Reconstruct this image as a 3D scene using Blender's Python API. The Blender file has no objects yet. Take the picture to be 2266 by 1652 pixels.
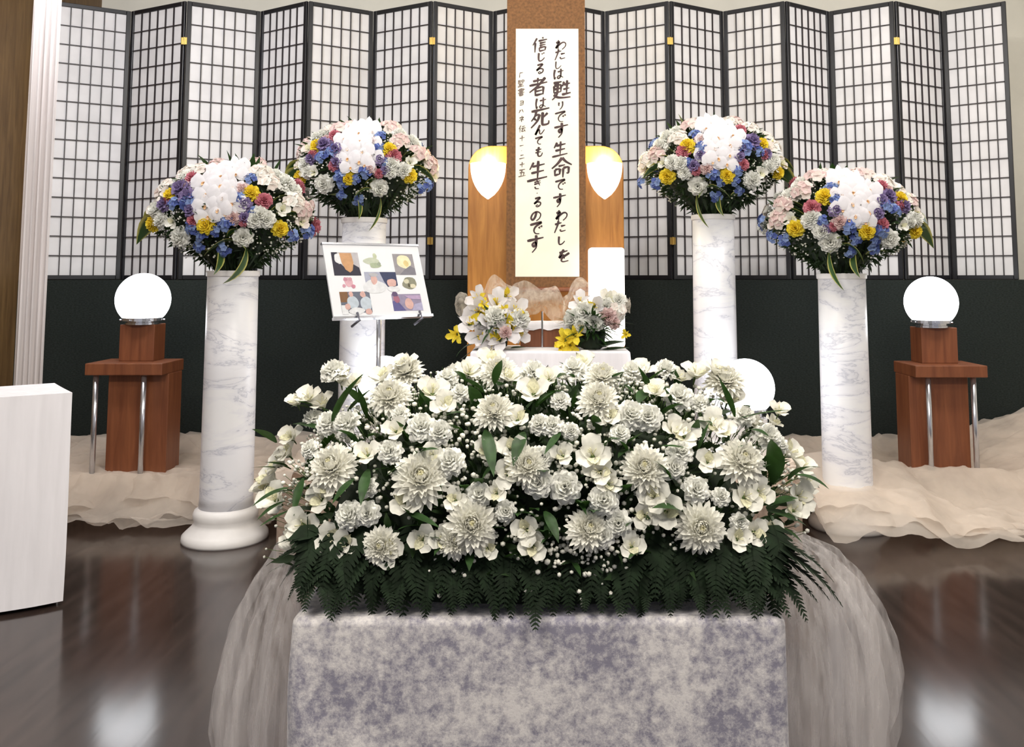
import bpy, math, random
from mathutils import Vector, Matrix, Quaternion, noise

random.seed(7)
PI = math.pi
sc = bpy.context.scene
C = sc.collection

# ------------------------------------------------------------------ camera
W_PX, H_PX = 2266.0, 1652.0
F_PX = 2000.0
PITCH = math.radians(5.2)
HORIZON = 612.0
PX = 1190.0                                   # principal point (shift lens)
PY = HORIZON - F_PX * math.tan(PITCH)
EYE = 1.5
cd = bpy.data.cameras.new('camera')
cam = bpy.data.objects.new('camera', cd)
C.objects.link(cam)
cam.location = (0, 0, EYE)
cam.rotation_euler = (PI / 2 + PITCH, 0, 0)
cd.sensor_fit = 'HORIZONTAL'
cd.sensor_width = 36.0
cd.lens = 36.0 * F_PX / W_PX
cd.shift_x = -(PX - W_PX / 2) / W_PX
cd.shift_y = -(H_PX / 2 - PY) / W_PX
cd.clip_start = 0.05
cd.clip_end = 100
sc.camera = cam


def ray(px, py):
    x = (px - PX) / F_PX
    y = (PY - py) / F_PX
    c, s = math.cos(PITCH), math.sin(PITCH)
    return Vector((x, c - y * s, s + y * c))


def at(px, py, Y):
    """world point seen at a photo pixel, at distance Y in front of the viewer"""
    d = ray(px, py)
    return Vector((0, 0, EYE)) + d * (Y / d.y)


# ------------------------------------------------------------------ world, lights, exposure
wd = bpy.data.worlds.new('world')
sc.world = wd
wd.use_nodes = True
wd.node_tree.nodes['Background'].inputs[0].default_value = (0.92, 0.92, 1.0, 1)
wd.node_tree.nodes['Background'].inputs[1].default_value = 0.42
sc.view_settings.view_transform = 'Standard'
sc.view_settings.look = 'None'
sc.view_settings.exposure = 0.14
sc.view_settings.gamma = 1.0
sc.view_settings.use_curve_mapping = False


def area_light(name, loc, target, size, power, col=(1, 1, 1)):
    l = bpy.data.lights.new(name, 'AREA')
    l.shape = 'RECTANGLE'
    l.size, l.size_y = size
    l.energy = power
    l.color = col
    o = bpy.data.objects.new(name, l)
    C.objects.link(o)
    o.location = loc
    o.rotation_euler = (Vector(target) - Vector(loc)).to_track_quat('-Z', 'Y').to_euler()
    return o


# ceiling fixtures of the hall
area_light('ceiling_light', (-1.5, 0.3, 3.92), (-0.9, 1.6, 0), (1.2, 0.6), 105, (1.0, 0.93, 0.82))
area_light('ceiling_light', (1.5, 0.3, 3.92), (0.9, 1.6, 0), (1.2, 0.6), 105, (1.0, 0.93, 0.82))
area_light('ceiling_light', (0.0, 2.3, 3.92), (0.0, 2.3, 0), (1.4, 0.5), 62, (1.0, 0.95, 0.86))
area_light('ceiling_light', (-2.7, 4.6, 3.92), (-2.9, 7.0, 1.9), (1.6, 0.5), 74, (0.97, 0.97, 1.0))
area_light('ceiling_light', (2.7, 4.6, 3.92), (2.9, 7.0, 1.9), (1.6, 0.5), 74, (1.0, 0.96, 0.93))
area_light('ceiling_light', (0.0, 4.6, 3.92), (0.0, 7.0, 1.9), (1.2, 0.5), 38, (1.0, 0.96, 0.90))


# ------------------------------------------------------------------ helpers
class MB:
    def __init__(s):
        s.v = []
        s.f = []
        s.m = []

    def add(s, verts, faces, mi=0):
        n = len(s.v)
        s.v += [tuple(v) for v in verts]
        s.f += [tuple(i + n for i in f) for f in faces]
        s.m += [mi] * len(faces)

    def box(s, x0, x1, y0, y1, z0, z1, mi=0, M=None):
        vs = [Vector((x, y, z)) for z in (z0, z1) for y in (y0, y1) for x in (x0, x1)]
        if M is not None:
            vs = [M @ v for v in vs]
        s.add(vs, [(0, 2, 3, 1), (4, 5, 7, 6), (0, 1, 5, 4), (2, 6, 7, 3), (0, 4, 6, 2), (1, 3, 7, 5)], mi)

    def grid(s, rows, mi=0, close=False):
        nr, nc = len(rows), len(rows[0])
        vs = [p for r in rows for p in r]
        fs = []
        for i in range(nr - 1):
            for j in range(nc if close else nc - 1):
                k = (j + 1) % nc
                fs.append((i * nc + j, i * nc + k, (i + 1) * nc + k, (i + 1) * nc + j))
        s.add(vs, fs, mi)

    def lathe(s, prof, n=32, cx=0, cy=0, mi=0, cap=True):
        rows = [[(cx + r * math.cos(2 * PI * j / n), cy + r * math.sin(2 * PI * j / n), z) for j in range(n)] for r, z in prof]
        n0 = len(s.v)
        s.grid(rows, mi, True)
        if cap:
            s.f.append(tuple(n0 + j for j in reversed(range(n))))
            s.m.append(mi)
            t = n0 + (len(prof) - 1) * n
            s.f.append(tuple(t + j for j in range(n)))
            s.m.append(mi)

    def tube(s, pts, rad, n=8, mi=0):
        pts = [Vector(p) for p in pts]
        rr = rad if isinstance(rad, (list, tuple)) else [rad] * len(pts)
        rows = []
        for i, p in enumerate(pts):
            t = (pts[min(i + 1, len(pts) - 1)] - pts[max(i - 1, 0)]).normalized()
            q = t.to_track_quat('Z', 'Y')
            rows.append([p + q @ Vector((rr[i] * math.cos(2 * PI * j / n), rr[i] * math.sin(2 * PI * j / n), 0)) for j in range(n)])
        n0 = len(s.v)
        s.grid(rows, mi, True)
        s.f.append(tuple(n0 + j for j in reversed(range(n))))
        s.m.append(mi)
        k = n0 + (len(pts) - 1) * n
        s.f.append(tuple(k + j for j in range(n)))
        s.m.append(mi)

    def mesh(s, name, mats, smooth=False):
        me = bpy.data.meshes.new(name)
        me.from_pydata(s.v, [], s.f)
        for m in (mats if isinstance(mats, (list, tuple)) else [mats]):
            me.materials.append(m)
        me.polygons.foreach_set('material_index', s.m)
        if smooth:
            me.polygons.foreach_set('use_smooth', [True] * len(me.polygons))
        me.update()
        return me

    def build(s, name, mats, parent=None, smooth=False):
        return link(name, s.mesh(name, mats, smooth), parent)


def link(name, data, parent=None):
    o = bpy.data.objects.new(name, data)
    C.objects.link(o)
    if parent is not None:
        o.parent = parent
    return o


def tag(o, label, cat, group=None):
    o['label'] = label
    o['category'] = cat
    if group:
        o['group'] = group
    return o


def struct(o):
    o['kind'] = 'structure'
    return o


def stuff(o):
    o['kind'] = 'stuff'
    return o


def thing(name, label, cat, loc=(0, 0, 0), rz=0, group=None):
    o = bpy.data.objects.new(name, None)
    o.empty_display_size = 0.1
    C.objects.link(o)
    o.location = loc
    o.rotation_euler = (0, 0, rz)
    return tag(o, label, cat, group)


def bevel(o, w=0.006, seg=2):
    m = o.modifiers.new('bevel', 'BEVEL')
    m.width = w
    m.segments = seg
    m.limit_method = 'ANGLE'
    return o


# ------------------------------------------------------------------ materials
def base_mat(name):
    m = bpy.data.materials.new(name)
    m.use_nodes = True
    nt = m.node_tree
    return m, nt, nt.nodes['Principled BSDF']


def plain(name, col, rough=0.6, metal=0.0, spec=0.5, var=0.0, scale=8.0, bump=0.0, emis=None, estr=0.0, stretch=(1, 1, 1), detail=5.0):
    m, nt, b = base_mat(name)
    b.inputs['Base Color'].default_value = (*col, 1)
    b.inputs['Roughness'].default_value = rough
    b.inputs['Metallic'].default_value = metal
    b.inputs['Specular IOR Level'].default_value = spec
    if emis:
        b.inputs['Emission Color'].default_value = (*emis, 1)
        b.inputs['Emission Strength'].default_value = estr
    if var or bump:
        tc = nt.nodes.new('ShaderNodeTexCoord')
        mp = nt.nodes.new('ShaderNodeMapping')
        mp.inputs['Scale'].default_value = stretch
        nz = nt.nodes.new('ShaderNodeTexNoise')
        nz.inputs['Scale'].default_value = scale
        nz.inputs['Detail'].default_value = detail
        nt.links.new(tc.outputs['Object'], mp.inputs[0])
        nt.links.new(mp.outputs[0], nz.inputs['Vector'])
        if var:
            r = nt.nodes.new('ShaderNodeValToRGB')
            r.color_ramp.elements[0].position = 0.3
            r.color_ramp.elements[1].position = 0.7
            r.color_ramp.elements[0].color = (*[c * (1 - var) for c in col], 1)
            r.color_ramp.elements[1].color = (*[min(1, c * (1 + var)) for c in col], 1)
            nt.links.new(nz.outputs['Fac'], r.inputs[0])
            nt.links.new(r.outputs[0], b.inputs['Base Color'])
        if bump:
            bp = nt.nodes.new('ShaderNodeBump')
            bp.inputs['Strength'].default_value = bump
            bp.inputs['Distance'].default_value = 0.01
            nt.links.new(nz.outputs['Fac'], bp.inputs['Height'])
            nt.links.new(bp.outputs[0], b.inputs['Normal'])
    return m


def thin(name, col, trans=0.4, rough=0.6, var=0.0, scale=20, tcol=None):
    """thin leaf, petal or paper: diffuse front plus light that comes through"""
    m, nt, b = base_mat(name)
    b.inputs['Base Color'].default_value = (*col, 1)
    b.inputs['Roughness'].default_value = rough
    b.inputs['Specular IOR Level'].default_value = 0.25
    t = nt.nodes.new('ShaderNodeBsdfTranslucent')
    t.inputs[0].default_value = (*(tcol or col), 1)
    mx = nt.nodes.new('ShaderNodeMixShader')
    mx.inputs[0].default_value = trans
    nt.links.new(b.outputs[0], mx.inputs[1])
    nt.links.new(t.outputs[0], mx.inputs[2])
    nt.links.new(mx.outputs[0], nt.nodes['Material Output'].inputs[0])
    if var:
        tc = nt.nodes.new('ShaderNodeTexCoord')
        oi = nt.nodes.new('ShaderNodeObjectInfo')
        ad = nt.nodes.new('ShaderNodeVectorMath')
        ad.operation = 'ADD'
        nz = nt.nodes.new('ShaderNodeTexNoise')
        nz.inputs['Scale'].default_value = scale
        nt.links.new(tc.outputs['Object'], ad.inputs[0])
        nt.links.new(oi.outputs['Random'], ad.inputs[1])
        nt.links.new(ad.outputs[0], nz.inputs['Vector'])
        r = nt.nodes.new('ShaderNodeValToRGB')
        r.color_ramp.elements[0].position = 0.35
        r.color_ramp.elements[1].position = 0.65
        r.color_ramp.elements[0].color = (*[c * (1 - var) for c in col], 1)
        r.color_ramp.elements[1].color = (*[min(1, c * (1 + var)) for c in col], 1)
        nt.links.new(nz.outputs['Fac'], r.inputs[0])
        nt.links.new(r.outputs[0], b.inputs['Base Color'])
    return m


def sheer(name, col, opacity=0.6, scale=(60, 60, 3), lo=0.5):
    """tulle: a fine net, partly see-through, thread density varies"""
    m, nt, b = base_mat(name)
    nt.nodes.remove(b)
    d = nt.nodes.new('ShaderNodeBsdfDiffuse')
    d.inputs[0].default_value = (*col, 1)
    t = nt.nodes.new('ShaderNodeBsdfTranslucent')
    t.inputs[0].default_value = (*col, 1)
    m1 = nt.nodes.new('ShaderNodeMixShader')
    m1.inputs[0].default_value = 0.4
    nt.links.new(d.outputs[0], m1.inputs[1])
    nt.links.new(t.outputs[0], m1.inputs[2])
    tr = nt.nodes.new('ShaderNodeBsdfTransparent')
    m2 = nt.nodes.new('ShaderNodeMixShader')
    tc = nt.nodes.new('ShaderNodeTexCoord')
    mp = nt.nodes.new('ShaderNodeMapping')
    mp.inputs['Scale'].default_value = scale
    nz = nt.nodes.new('ShaderNodeTexNoise')
    nz.inputs['Scale'].default_value = 1.0
    nz.inputs['Detail'].default_value = 4
    mr = nt.nodes.new('ShaderNodeMapRange')
    mr.inputs['From Min'].default_value = 0.3
    mr.inputs['From Max'].default_value = 0.7
    mr.inputs['To Min'].default_value = opacity * lo
    mr.inputs['To Max'].default_value = min(1.0, opacity * (2 - lo))
    nt.links.new(tc.outputs['Object'], mp.inputs[0])
    nt.links.new(mp.outputs[0], nz.inputs['Vector'])
    nt.links.new(nz.outputs['Fac'], mr.inputs['Value'])
    nt.links.new(mr.outputs[0], m2.inputs[0])
    nt.links.new(tr.outputs[0], m2.inputs[1])
    nt.links.new(m1.outputs[0], m2.inputs[2])
    nt.links.new(m2.outputs[0], nt.nodes['Material Output'].inputs[0])
    return m


def wood(name, dark, light, rough=0.35, scale=3.0, axis=2):
    m, nt, b = base_mat(name)
    tc = nt.nodes.new('ShaderNodeTexCoord')
    mp = nt.nodes.new('ShaderNodeMapping')
    s = [9.0, 9.0, 9.0]
    s[axis] = 0.7
    mp.inputs['Scale'].default_value = s
    nz = nt.nodes.new('ShaderNodeTexNoise')
    nz.inputs['Scale'].default_value = scale
    nz.inputs['Detail'].default_value = 8
    nz.inputs['Roughness'].default_value = 0.6
    nz.inputs['Distortion'].default_value = 0.6
    r = nt.nodes.new('ShaderNodeValToRGB')
    r.color_ramp.elements[0].position = 0.3
    r.color_ramp.elements[1].position = 0.72
    r.color_ramp.elements[0].color = (*dark, 1)
    r.color_ramp.elements[1].color = (*light, 1)
    nt.links.new(tc.outputs['Object'], mp.inputs[0])
    nt.links.new(mp.outputs[0], nz.inputs['Vector'])
    nt.links.new(nz.outputs['Fac'], r.inputs[0])
    nt.links.new(r.outputs[0], b.inputs['Base Color'])
    b.inputs['Roughness'].default_value = rough
    return m


def marble(name):
    m, nt, b = base_mat(name)
    tc = nt.nodes.new('ShaderNodeTexCoord')
    oi = nt.nodes.new('ShaderNodeObjectInfo')
    ad = nt.nodes.new('ShaderNodeVectorMath')
    ad.operation = 'ADD'
    mp = nt.nodes.new('ShaderNodeMapping')
    mp.inputs['Rotation'].default_value = (0.35, 0.75, 0)
    mp.inputs['Scale'].default_value = (1.3, 1.3, 4.2)
    n1 = nt.nodes.new('ShaderNodeTexNoise')
    n1.inputs['Scale'].default_value = 1.5
    n1.inputs['Detail'].default_value = 8
    n1.inputs['Roughness'].default_value = 0.62
    n1.inputs['Distortion'].default_value = 0.5
    r1 = nt.nodes.new('ShaderNodeValToRGB')          # thin veins
    e = r1.color_ramp.elements
    e[0].position, e[0].color = 0.42, (0.83, 0.83, 0.87, 1)
    e[1].position, e[1].color = 0.58, (0.86, 0.86, 0.88, 1)
    k = e.new(0.47)
    k.color = (0.76, 0.76, 0.81, 1)
    k = e.new(0.485)
    k.color = (0.55, 0.56, 0.63, 1)
    k = e.new(0.50)
    k.color = (0.79, 0.79, 0.84, 1)
    nt.links.new(tc.outputs['Object'], ad.inputs[0])
    nt.links.new(oi.outputs['Random'], ad.inputs[1])
    nt.links.new(ad.outputs[0], mp.inputs[0])
    nt.links.new(mp.outputs[0], n1.inputs['Vector'])
    nt.links.new(n1.outputs['Fac'], r1.inputs[0])
    nt.links.new(r1.outputs[0], b.inputs['Base Color'])
    b.inputs['Roughness'].default_value = 0.35
    return m


def velvet(name):
    m, nt, b = base_mat(name)
    tc = nt.nodes.new('ShaderNodeTexCoord')
    n1 = nt.nodes.new('ShaderNodeTexNoise')
    n1.inputs['Scale'].default_value = 42
    n1.inputs['Detail'].default_value = 7
    n1.inputs['Roughness'].default_value = 0.78
    n1.inputs['Distortion'].default_value = 0.0
    n2 = nt.nodes.new('ShaderNodeTexNoise')
    n2.inputs['Scale'].default_value = 7
    n2.inputs['Detail'].default_value = 3
    mx = nt.nodes.new('ShaderNodeMath')
    mx.operation = 'MULTIPLY_ADD'
    mx.inputs[1].default_value = 0.45
    nt.links.new(tc.outputs['Object'], n1.inputs['Vector'])
    nt.links.new(tc.outputs['Object'], n2.inputs['Vector'])
    nt.links.new(n2.outputs['Fac'], mx.inputs[0])
    nt.links.new(n1.outputs['Fac'], mx.inputs[2])
    r = nt.nodes.new('ShaderNodeValToRGB')
    e = r.color_ramp.elements
    e[0].position, e[0].color = 0.60, (0.21, 0.20, 0.26, 1)
    e[1].position, e[1].color = 0.86, (0.66, 0.63, 0.62, 1)
    k = e.new(0.72)
    k.color = (0.42, 0.40, 0.43, 1)
    nt.links.new(mx.outputs[0], r.inputs[0])
    nt.links.new(r.outputs[0], b.inputs['Base Color'])
    b.inputs['Roughness'].default_value = 0.75
    b.inputs['Sheen Weight'].default_value = 0.3
    bp = nt.nodes.new('ShaderNodeBump')
    bp.inputs['Strength'].default_value = 0.35
    bp.inputs['Distance'].default_value = 0.006
    nt.links.new(n1.outputs['Fac'], bp.inputs['Height'])
    nt.links.new(bp.outputs[0], b.inputs['Normal'])
    return m


def leaf_variegated(name):
    """green blade with yellow margins; U runs across the blade"""
    m, nt, b = base_mat(name)
    at_ = nt.nodes.new('ShaderNodeAttribute')
    at_.attribute_name = 'edge'
    r = nt.nodes.new('ShaderNodeValToRGB')
    e = r.color_ramp.elements
    e[0].position, e[0].color = 0.45, (0.035, 0.10, 0.02, 1)
    e[1].position, e[1].color = 0.8, (0.62, 0.60, 0.16, 1)
    nt.links.new(at_.outputs['Fac'], r.inputs[0])
    nt.links.new(r.outputs[0], b.inputs['Base Color'])
    b.inputs['Roughness'].default_value = 0.4
    return m


M = {}
M['floor'] = plain('dark_polished_floor', (0.040, 0.027, 0.023), 0.15, var=0.35, scale=3, bump=0.02, stretch=(6, 0.7, 1))
M['dais'] = plain('dais_carpet', (0.30, 0.22, 0.17), 0.9, var=0.2, scale=40)
M['wall'] = plain('cream_plaster', (0.80, 0.77, 0.68), 0.9, var=0.05, scale=3)
M['darkwall'] = plain('dark_green_fabric', (0.016, 0.021, 0.019), 0.85, spec=0.2, var=0.4, scale=60, bump=0.3, stretch=(1, 1, 2.5))
M['brownwall'] = wood('brown_panelling', (0.10, 0.055, 0.022), (0.21, 0.125, 0.05), 0.5)
M['ceiling'] = plain('white_ceiling', (0.8, 0.8, 0.78), 0.9, var=0.03)
M['black'] = plain('black_lacquer', (0.008, 0.008, 0.011), 0.35, var=0.3, scale=6)
M['lattice'] = plain('dark_lattice_wood', (0.020, 0.014, 0.016), 0.45, var=0.3, scale=6)
M['paper'] = thin('shoji_paper', (0.90, 0.89, 0.90), 0.28, 0.9, var=0.05, scale=6)
M['brass'] = plain('brass', (0.55, 0.36, 0.10), 0.3, 0.9, var=0.15)
M['steel'] = plain('pale_steel', (0.62, 0.63, 0.67), 0.22, 0.9, var=0.08)
M['marble'] = marble('white_marble')
M['cream_base'] = plain('cream_plaster_base', (0.80, 0.78, 0.77), 0.45, var=0.05, scale=9)
M['wood_red'] = wood('reddish_wood', (0.145, 0.042, 0.016), (0.25, 0.085, 0.033), 0.45)
M['wood_orange'] = wood('honey_wood', (0.33, 0.125, 0.020), (0.55, 0.245, 0.050), 0.35)
M['scroll_cloth'] = plain('brown_scroll_cloth', (0.17, 0.078, 0.027), 0.85, var=0.3, scale=55, bump=0.1)
M['scroll_paper'] = plain('scroll_paper', (0.90, 0.84, 0.68), 0.9, var=0.05, scale=5)
M['ink'] = plain('ink', (0.06, 0.035, 0.035), 0.8, var=0.5, scale=14)
M['ink_pale'] = plain('pale_ink', (0.16, 0.12, 0.10), 0.8, var=0.3, scale=14)
M['globe'] = plain('lit_globe_glass', (0.9, 0.9, 0.9), 0.3, emis=(0.93, 0.96, 1.0), estr=6.0, var=0.02)
M['sconce'] = plain('lit_sconce_glass', (0.9, 0.9, 0.88), 0.4, emis=(1.0, 0.93, 0.78), estr=1.4, var=0.02)
M['lantern'] = plain('lit_lantern_paper', (0.9, 0.88, 0.86), 0.6, emis=(1.0, 0.93, 0.88), estr=1.6, var=0.02)
M['velvet'] = velvet('crushed_velvet')
M['whitecloth'] = plain('white_cloth', (0.86, 0.84, 0.88), 0.85, var=0.05, scale=4, stretch=(6, 6, 0.6), bump=0.1)
M['drape'] = sheer('sheer_white_drape', (0.88, 0.83, 0.82), 0.86, (50, 50, 1.0), 0.8)
M['tulle'] = sheer('cream_tulle', (0.95, 0.85, 0.75), 0.50, (3.2, 2.4, 3), 0.72)
M['tulle_white'] = sheer('white_tulle', (0.86, 0.82, 0.81), 0.19, (60, 60, 1.2), 0.05)
M['ribbon'] = sheer('cream_organza', (0.95, 0.87, 0.75), 0.34, (40, 40, 12), 0.6)
M['w_mum'] = thin('white_chrysanthemum_petal', (0.88, 0.87, 0.80), 0.3, var=0.05, scale=3)
M['w_mum_c'] = thin('cream_chrysanthemum_heart', (0.88, 0.85, 0.64), 0.3, var=0.06, scale=3)
M['w_carn'] = thin('white_carnation_petal', (0.88, 0.88, 0.83), 0.3, var=0.05, scale=3)
M['alstro'] = thin('white_alstroemeria_petal', (0.85, 0.84, 0.77), 0.35, var=0.08, scale=4)
M['alstro_c'] = thin('alstroemeria_throat', (0.78, 0.76, 0.55), 0.35, var=0.25, scale=8)
M['gyp'] = thin('tiny_white_blossom', (0.86, 0.85, 0.77), 0.2, var=0.05)
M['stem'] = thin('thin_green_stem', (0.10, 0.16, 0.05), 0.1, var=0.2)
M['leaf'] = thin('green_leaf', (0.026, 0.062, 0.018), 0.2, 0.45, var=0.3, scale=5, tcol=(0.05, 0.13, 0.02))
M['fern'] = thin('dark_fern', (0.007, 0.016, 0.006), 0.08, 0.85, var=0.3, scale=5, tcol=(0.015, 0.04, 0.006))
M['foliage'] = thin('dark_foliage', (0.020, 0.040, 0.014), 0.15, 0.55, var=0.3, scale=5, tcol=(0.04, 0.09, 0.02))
M['vari'] = leaf_variegated('variegated_leaf')
M['orchid'] = thin('white_orchid_petal', (0.83, 0.81, 0.83), 0.30, var=0.03, scale=4)
M['orchid_c'] = plain('orchid_lip', (0.65, 0.40, 0.20), 0.5, var=0.3, scale=30)
M['pink'] = thin('pink_carnation_petal', (0.62, 0.22, 0.27), 0.3, var=0.15, scale=3)
M['palepink'] = thin('pale_pink_petal', (0.78, 0.60, 0.58), 0.35, var=0.1, scale=3)
M['blush'] = thin('blush_white_petal', (0.84, 0.76, 0.70), 0.35, var=0.08, scale=3)
M['yellow'] = thin('yellow_petal', (0.90, 0.72, 0.06), 0.3, var=0.1, scale=3)
M['blue'] = thin('blue_petal', (0.09, 0.13, 0.38), 0.3, var=0.25, scale=4)
M['skyblue'] = thin('light_blue_petal', (0.24, 0.33, 0.60), 0.3, var=0.2, scale=4)
M['purple'] = thin('lilac_petal', (0.26, 0.20, 0.38), 0.3, var=0.25, scale=4)
M['board'] = plain('white_board', (0.70, 0.71, 0.74), 0.5, var=0.02)
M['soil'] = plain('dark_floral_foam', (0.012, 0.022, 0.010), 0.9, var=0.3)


# ------------------------------------------------------------------ the setting
P1, P2 = 0.20, 0.38                      # height of the dais, of its middle step
LEDGE = 1.475
b = MB(); b.box(-7, 7, -3.5, 9, -0.1, 0)
struct(b.build('floor', M['floor']))
b = MB(); b.box(-7, 7, -3.5, 9, 4.0, 4.1)
struct(b.build('ceiling', M['ceiling']))
b = MB(); b.box(-7, 7, 8.0, 8.15, 0, 4.0)
struct(b.build('wall_back', M['wall']))
b = MB(); b.box(-4.10, -3.95, 3.0, 8.0, 0, 4.0)
struct(b.build('wall_left', M['brownwall']))
b = MB(); b.box(4.6, 4.75, 3.0, 8.0, 0, 4.0)
struct(b.build('wall_right', M['wall']))
b = MB(); b.box(-3.95, 4.6, 6.90, 8.0, 0, LEDGE)
struct(b.build('wall_ledge', M['darkwall']))
b = MB(); b.box(-3.95, 4.6, 5.90, 6.90, 0, P1)
struct(bevel(b.build('floor_dais', M['dais'])))
b = MB(); b.box(-1.40, 1.42, 4.98, 6.90, 0, P2)
struct(bevel(b.build('floor_dais_step', M['dais'])))

# ------------------------------------------------------------------ folding shoji screens
YN, YF = 7.02, 7.31
ZT = at(1090, 26, YF).z
ZB = LEDGE + 0.003
HS = ZT - ZB
scr = [[105, 280, 402, 570, 675], [675, 822, 955, 1090, 1212], [1218, 1340, 1485, 1605, 1745], [1745, 1842, 1990, 2095, 2242]]
scr_lab = ['black lattice shoji screen with four folds, far left beside the sheer drape',
           'black lattice shoji screen with four folds, just left of the hanging scroll',
           'black lattice shoji screen with four folds, just right of the hanging scroll',
           'black lattice shoji screen with four folds, far right end of the row']
PW = 0.5
FR, TH = 0.034, 0.022


def shoji_meshes():
    """unit parts for a panel of width 1 (x scaled), height HS"""
    bv = MB(); bv.box(-0.0035, 0.0035, -0.006, 0.006, FR, HS - FR)
    v = bv.mesh('lattice_bar', M['lattice'])
    return v


bar_v = shoji_meshes()
for si, (pxs, lab) in enumerate(zip(scr, scr_lab)):
    pts = []
    for k, px in enumerate(pxs):
        Y = YN if k % 2 == 0 else YF
        p = at(px, 310, Y)
        pts.append(Vector((p.x, Y, 0)))
    root = thing('folding_screen', lab, 'folding screen', (pts[2].x, pts[2].y, ZB), 0, 'shoji screens behind the altar')
    for k in range(4):
        a, c = pts[k], pts[k + 1]
        d = (c - a)
        w = d.length - 0.012
        ang = math.atan2(d.y, d.x)
        mb = MB()
        mb.box(0, FR, -TH / 2, TH / 2, 0, HS)
        mb.box(w - FR, w, -TH / 2, TH / 2, 0, HS)
        mb.box(FR, w - FR, -TH / 2, TH / 2, 0, FR)
        mb.box(FR, w - FR, -TH / 2, TH / 2, HS - FR, HS)
        pn = mb.build('panel', M['black'], root)
        s0 = a + d.normalized() * 0.006
        pn.location = (s0.x - root.location.x, s0.y - root.location.y, 0)
        pn.rotation_euler = (0, 0, ang)
        bevel(pn, 0.003, 1)
        pm = MB(); pm.box(FR * 0.8, w - FR * 0.8, 0.001, 0.003, FR * 0.8, HS - FR * 0.8)
        pm.build('paper', M['paper'], pn)
        iw = w - 2 * FR
        for j in range(1, 6):
            o = link('lattice_bar', bar_v, pn)
            o.location = (FR + iw * j / 6, -0.005, 0)
        hm = MB(); hm.box(FR, w - FR, -0.0065, 0.0055, -0.0035, 0.0035)
        hme = hm.mesh('lattice_bar', M['lattice'])
        for j in range(1, 14):
            o = link('lattice_bar', hme, pn)
            o.location = (0, -0.006, FR + (HS - 2 * FR) * j / 14)
    # brass hinges at the middle fold
    for y_px in (92, 533):
        hz = at(pxs[2], y_px, YN).z - ZB
        mb = MB()
        mb.box(-0.022, 0.022, -0.004, 0.0, hz - 0.028, hz + 0.028)
        mb.tube([(0, -0.004, hz - 0.03), (0, -0.004, hz + 0.03)], 0.006)
        o = mb.build('hinge', M['brass'], root)
        o.location = (0, -TH / 2 - 0.008, 0)

# ------------------------------------------------------------------ marble columns
def column(label, X, Y, z0, h, r, grp='marble columns carrying the flower arrangements'):
    t = thing('marble_column', label, 'column', (X, Y, z0), random.uniform(0, 6), grp)
    mb = MB()
    mb.lathe([(r * 1.60, 0), (r * 1.62, 0.012), (r * 1.60, 0.035), (r * 1.50, 0.05), (r * 1.24, 0.085), (r * 1.16, 0.105), (r * 1.20, 0.125), (r * 1.22, 0.15), (r * 1.16, 0.172), (r * 1.02, 0.185)], 48)
    mb.build('base', M['cream_base'], t, True)
    mb = MB()
    mb.lathe([(r * 1.02, 0.18), (r, 0.25), (r * 0.985, h * 0.6), (r * 0.965, h - 0.03)], 48)
    mb.build('shaft', M['marble'], t, True)
    mb = MB()
    mb.lathe([(r * 0.97, h - 0.035), (r * 1.02, h - 0.03), (r * 1.03, h - 0.008), (r * 1.01, h)], 48)
    mb.build('rim', M['cream_base'], t)
    return t


cols = []
p = at(516, 612, 5.36); cols.append((p.x, 5.36, 0.0, at(515, 599, 5.36).z, 0.149))
p = at(806, 500, 5.95); cols.append((p.x, 5.95, P2, at(806, 483, 5.95).z - P2, 0.147))
p = at(1578, 490, 5.95); cols.append((p.x, 5.95, P2, at(1578, 476, 5.95).z - P2, 0.140))
p = at(1862, 612, 5.62); cols.append((p.x, 5.62, 0.0, at(1862, 605, 5.62).z, 0.146))
clab = ['white marble column standing bare on the floor, round cream base in full view',
        'white marble column behind the photo board on its stand',
        'white marble column just right of the hanging scroll, partly behind a glowing globe',
        'white marble column on the right, its foot wrapped in cream tulle']
for c, l in zip(cols, clab):
    column(l, *c)

# ------------------------------------------------------------------ wooden arched board, scroll, sconces, lantern
YB = 6.30
bl, br = at(1035, 500, YB), at(1381, 500, YB)
zt = at(1200, 322, YB).z
mb = MB()
rad = 0.16
out = [(bl.x, P2), (br.x, P2), (br.x, zt - rad)]
for k in range(1, 9):
    a = k / 8 * PI / 2
    out.append((br.x - rad + rad * math.cos(a), zt - rad + rad * math.sin(a)))
for k in range(0, 9):
    a = PI / 2 + k / 8 * PI / 2
    out.append((bl.x + rad + rad * math.cos(a), zt - rad + rad * math.sin(a)))
n = len(out)
vs = [(x, YB, z) for x, z in out] + [(x, YB + 0.05, z) for x, z in out]
mb.add(vs, [tuple(range(n)), tuple(range(2 * n - 1, n - 1, -1))] + [(i, i + n, (i + 1) % n + n, (i + 1) % n) for i in range(n)])
t = thing('wooden_backboard', 'honey-coloured wooden board with rounded top corners behind the scroll', 'backboard', (0, 0, 0))
bevel(mb.build('panel', M['wood_orange'], t), 0.01, 2)

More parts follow.
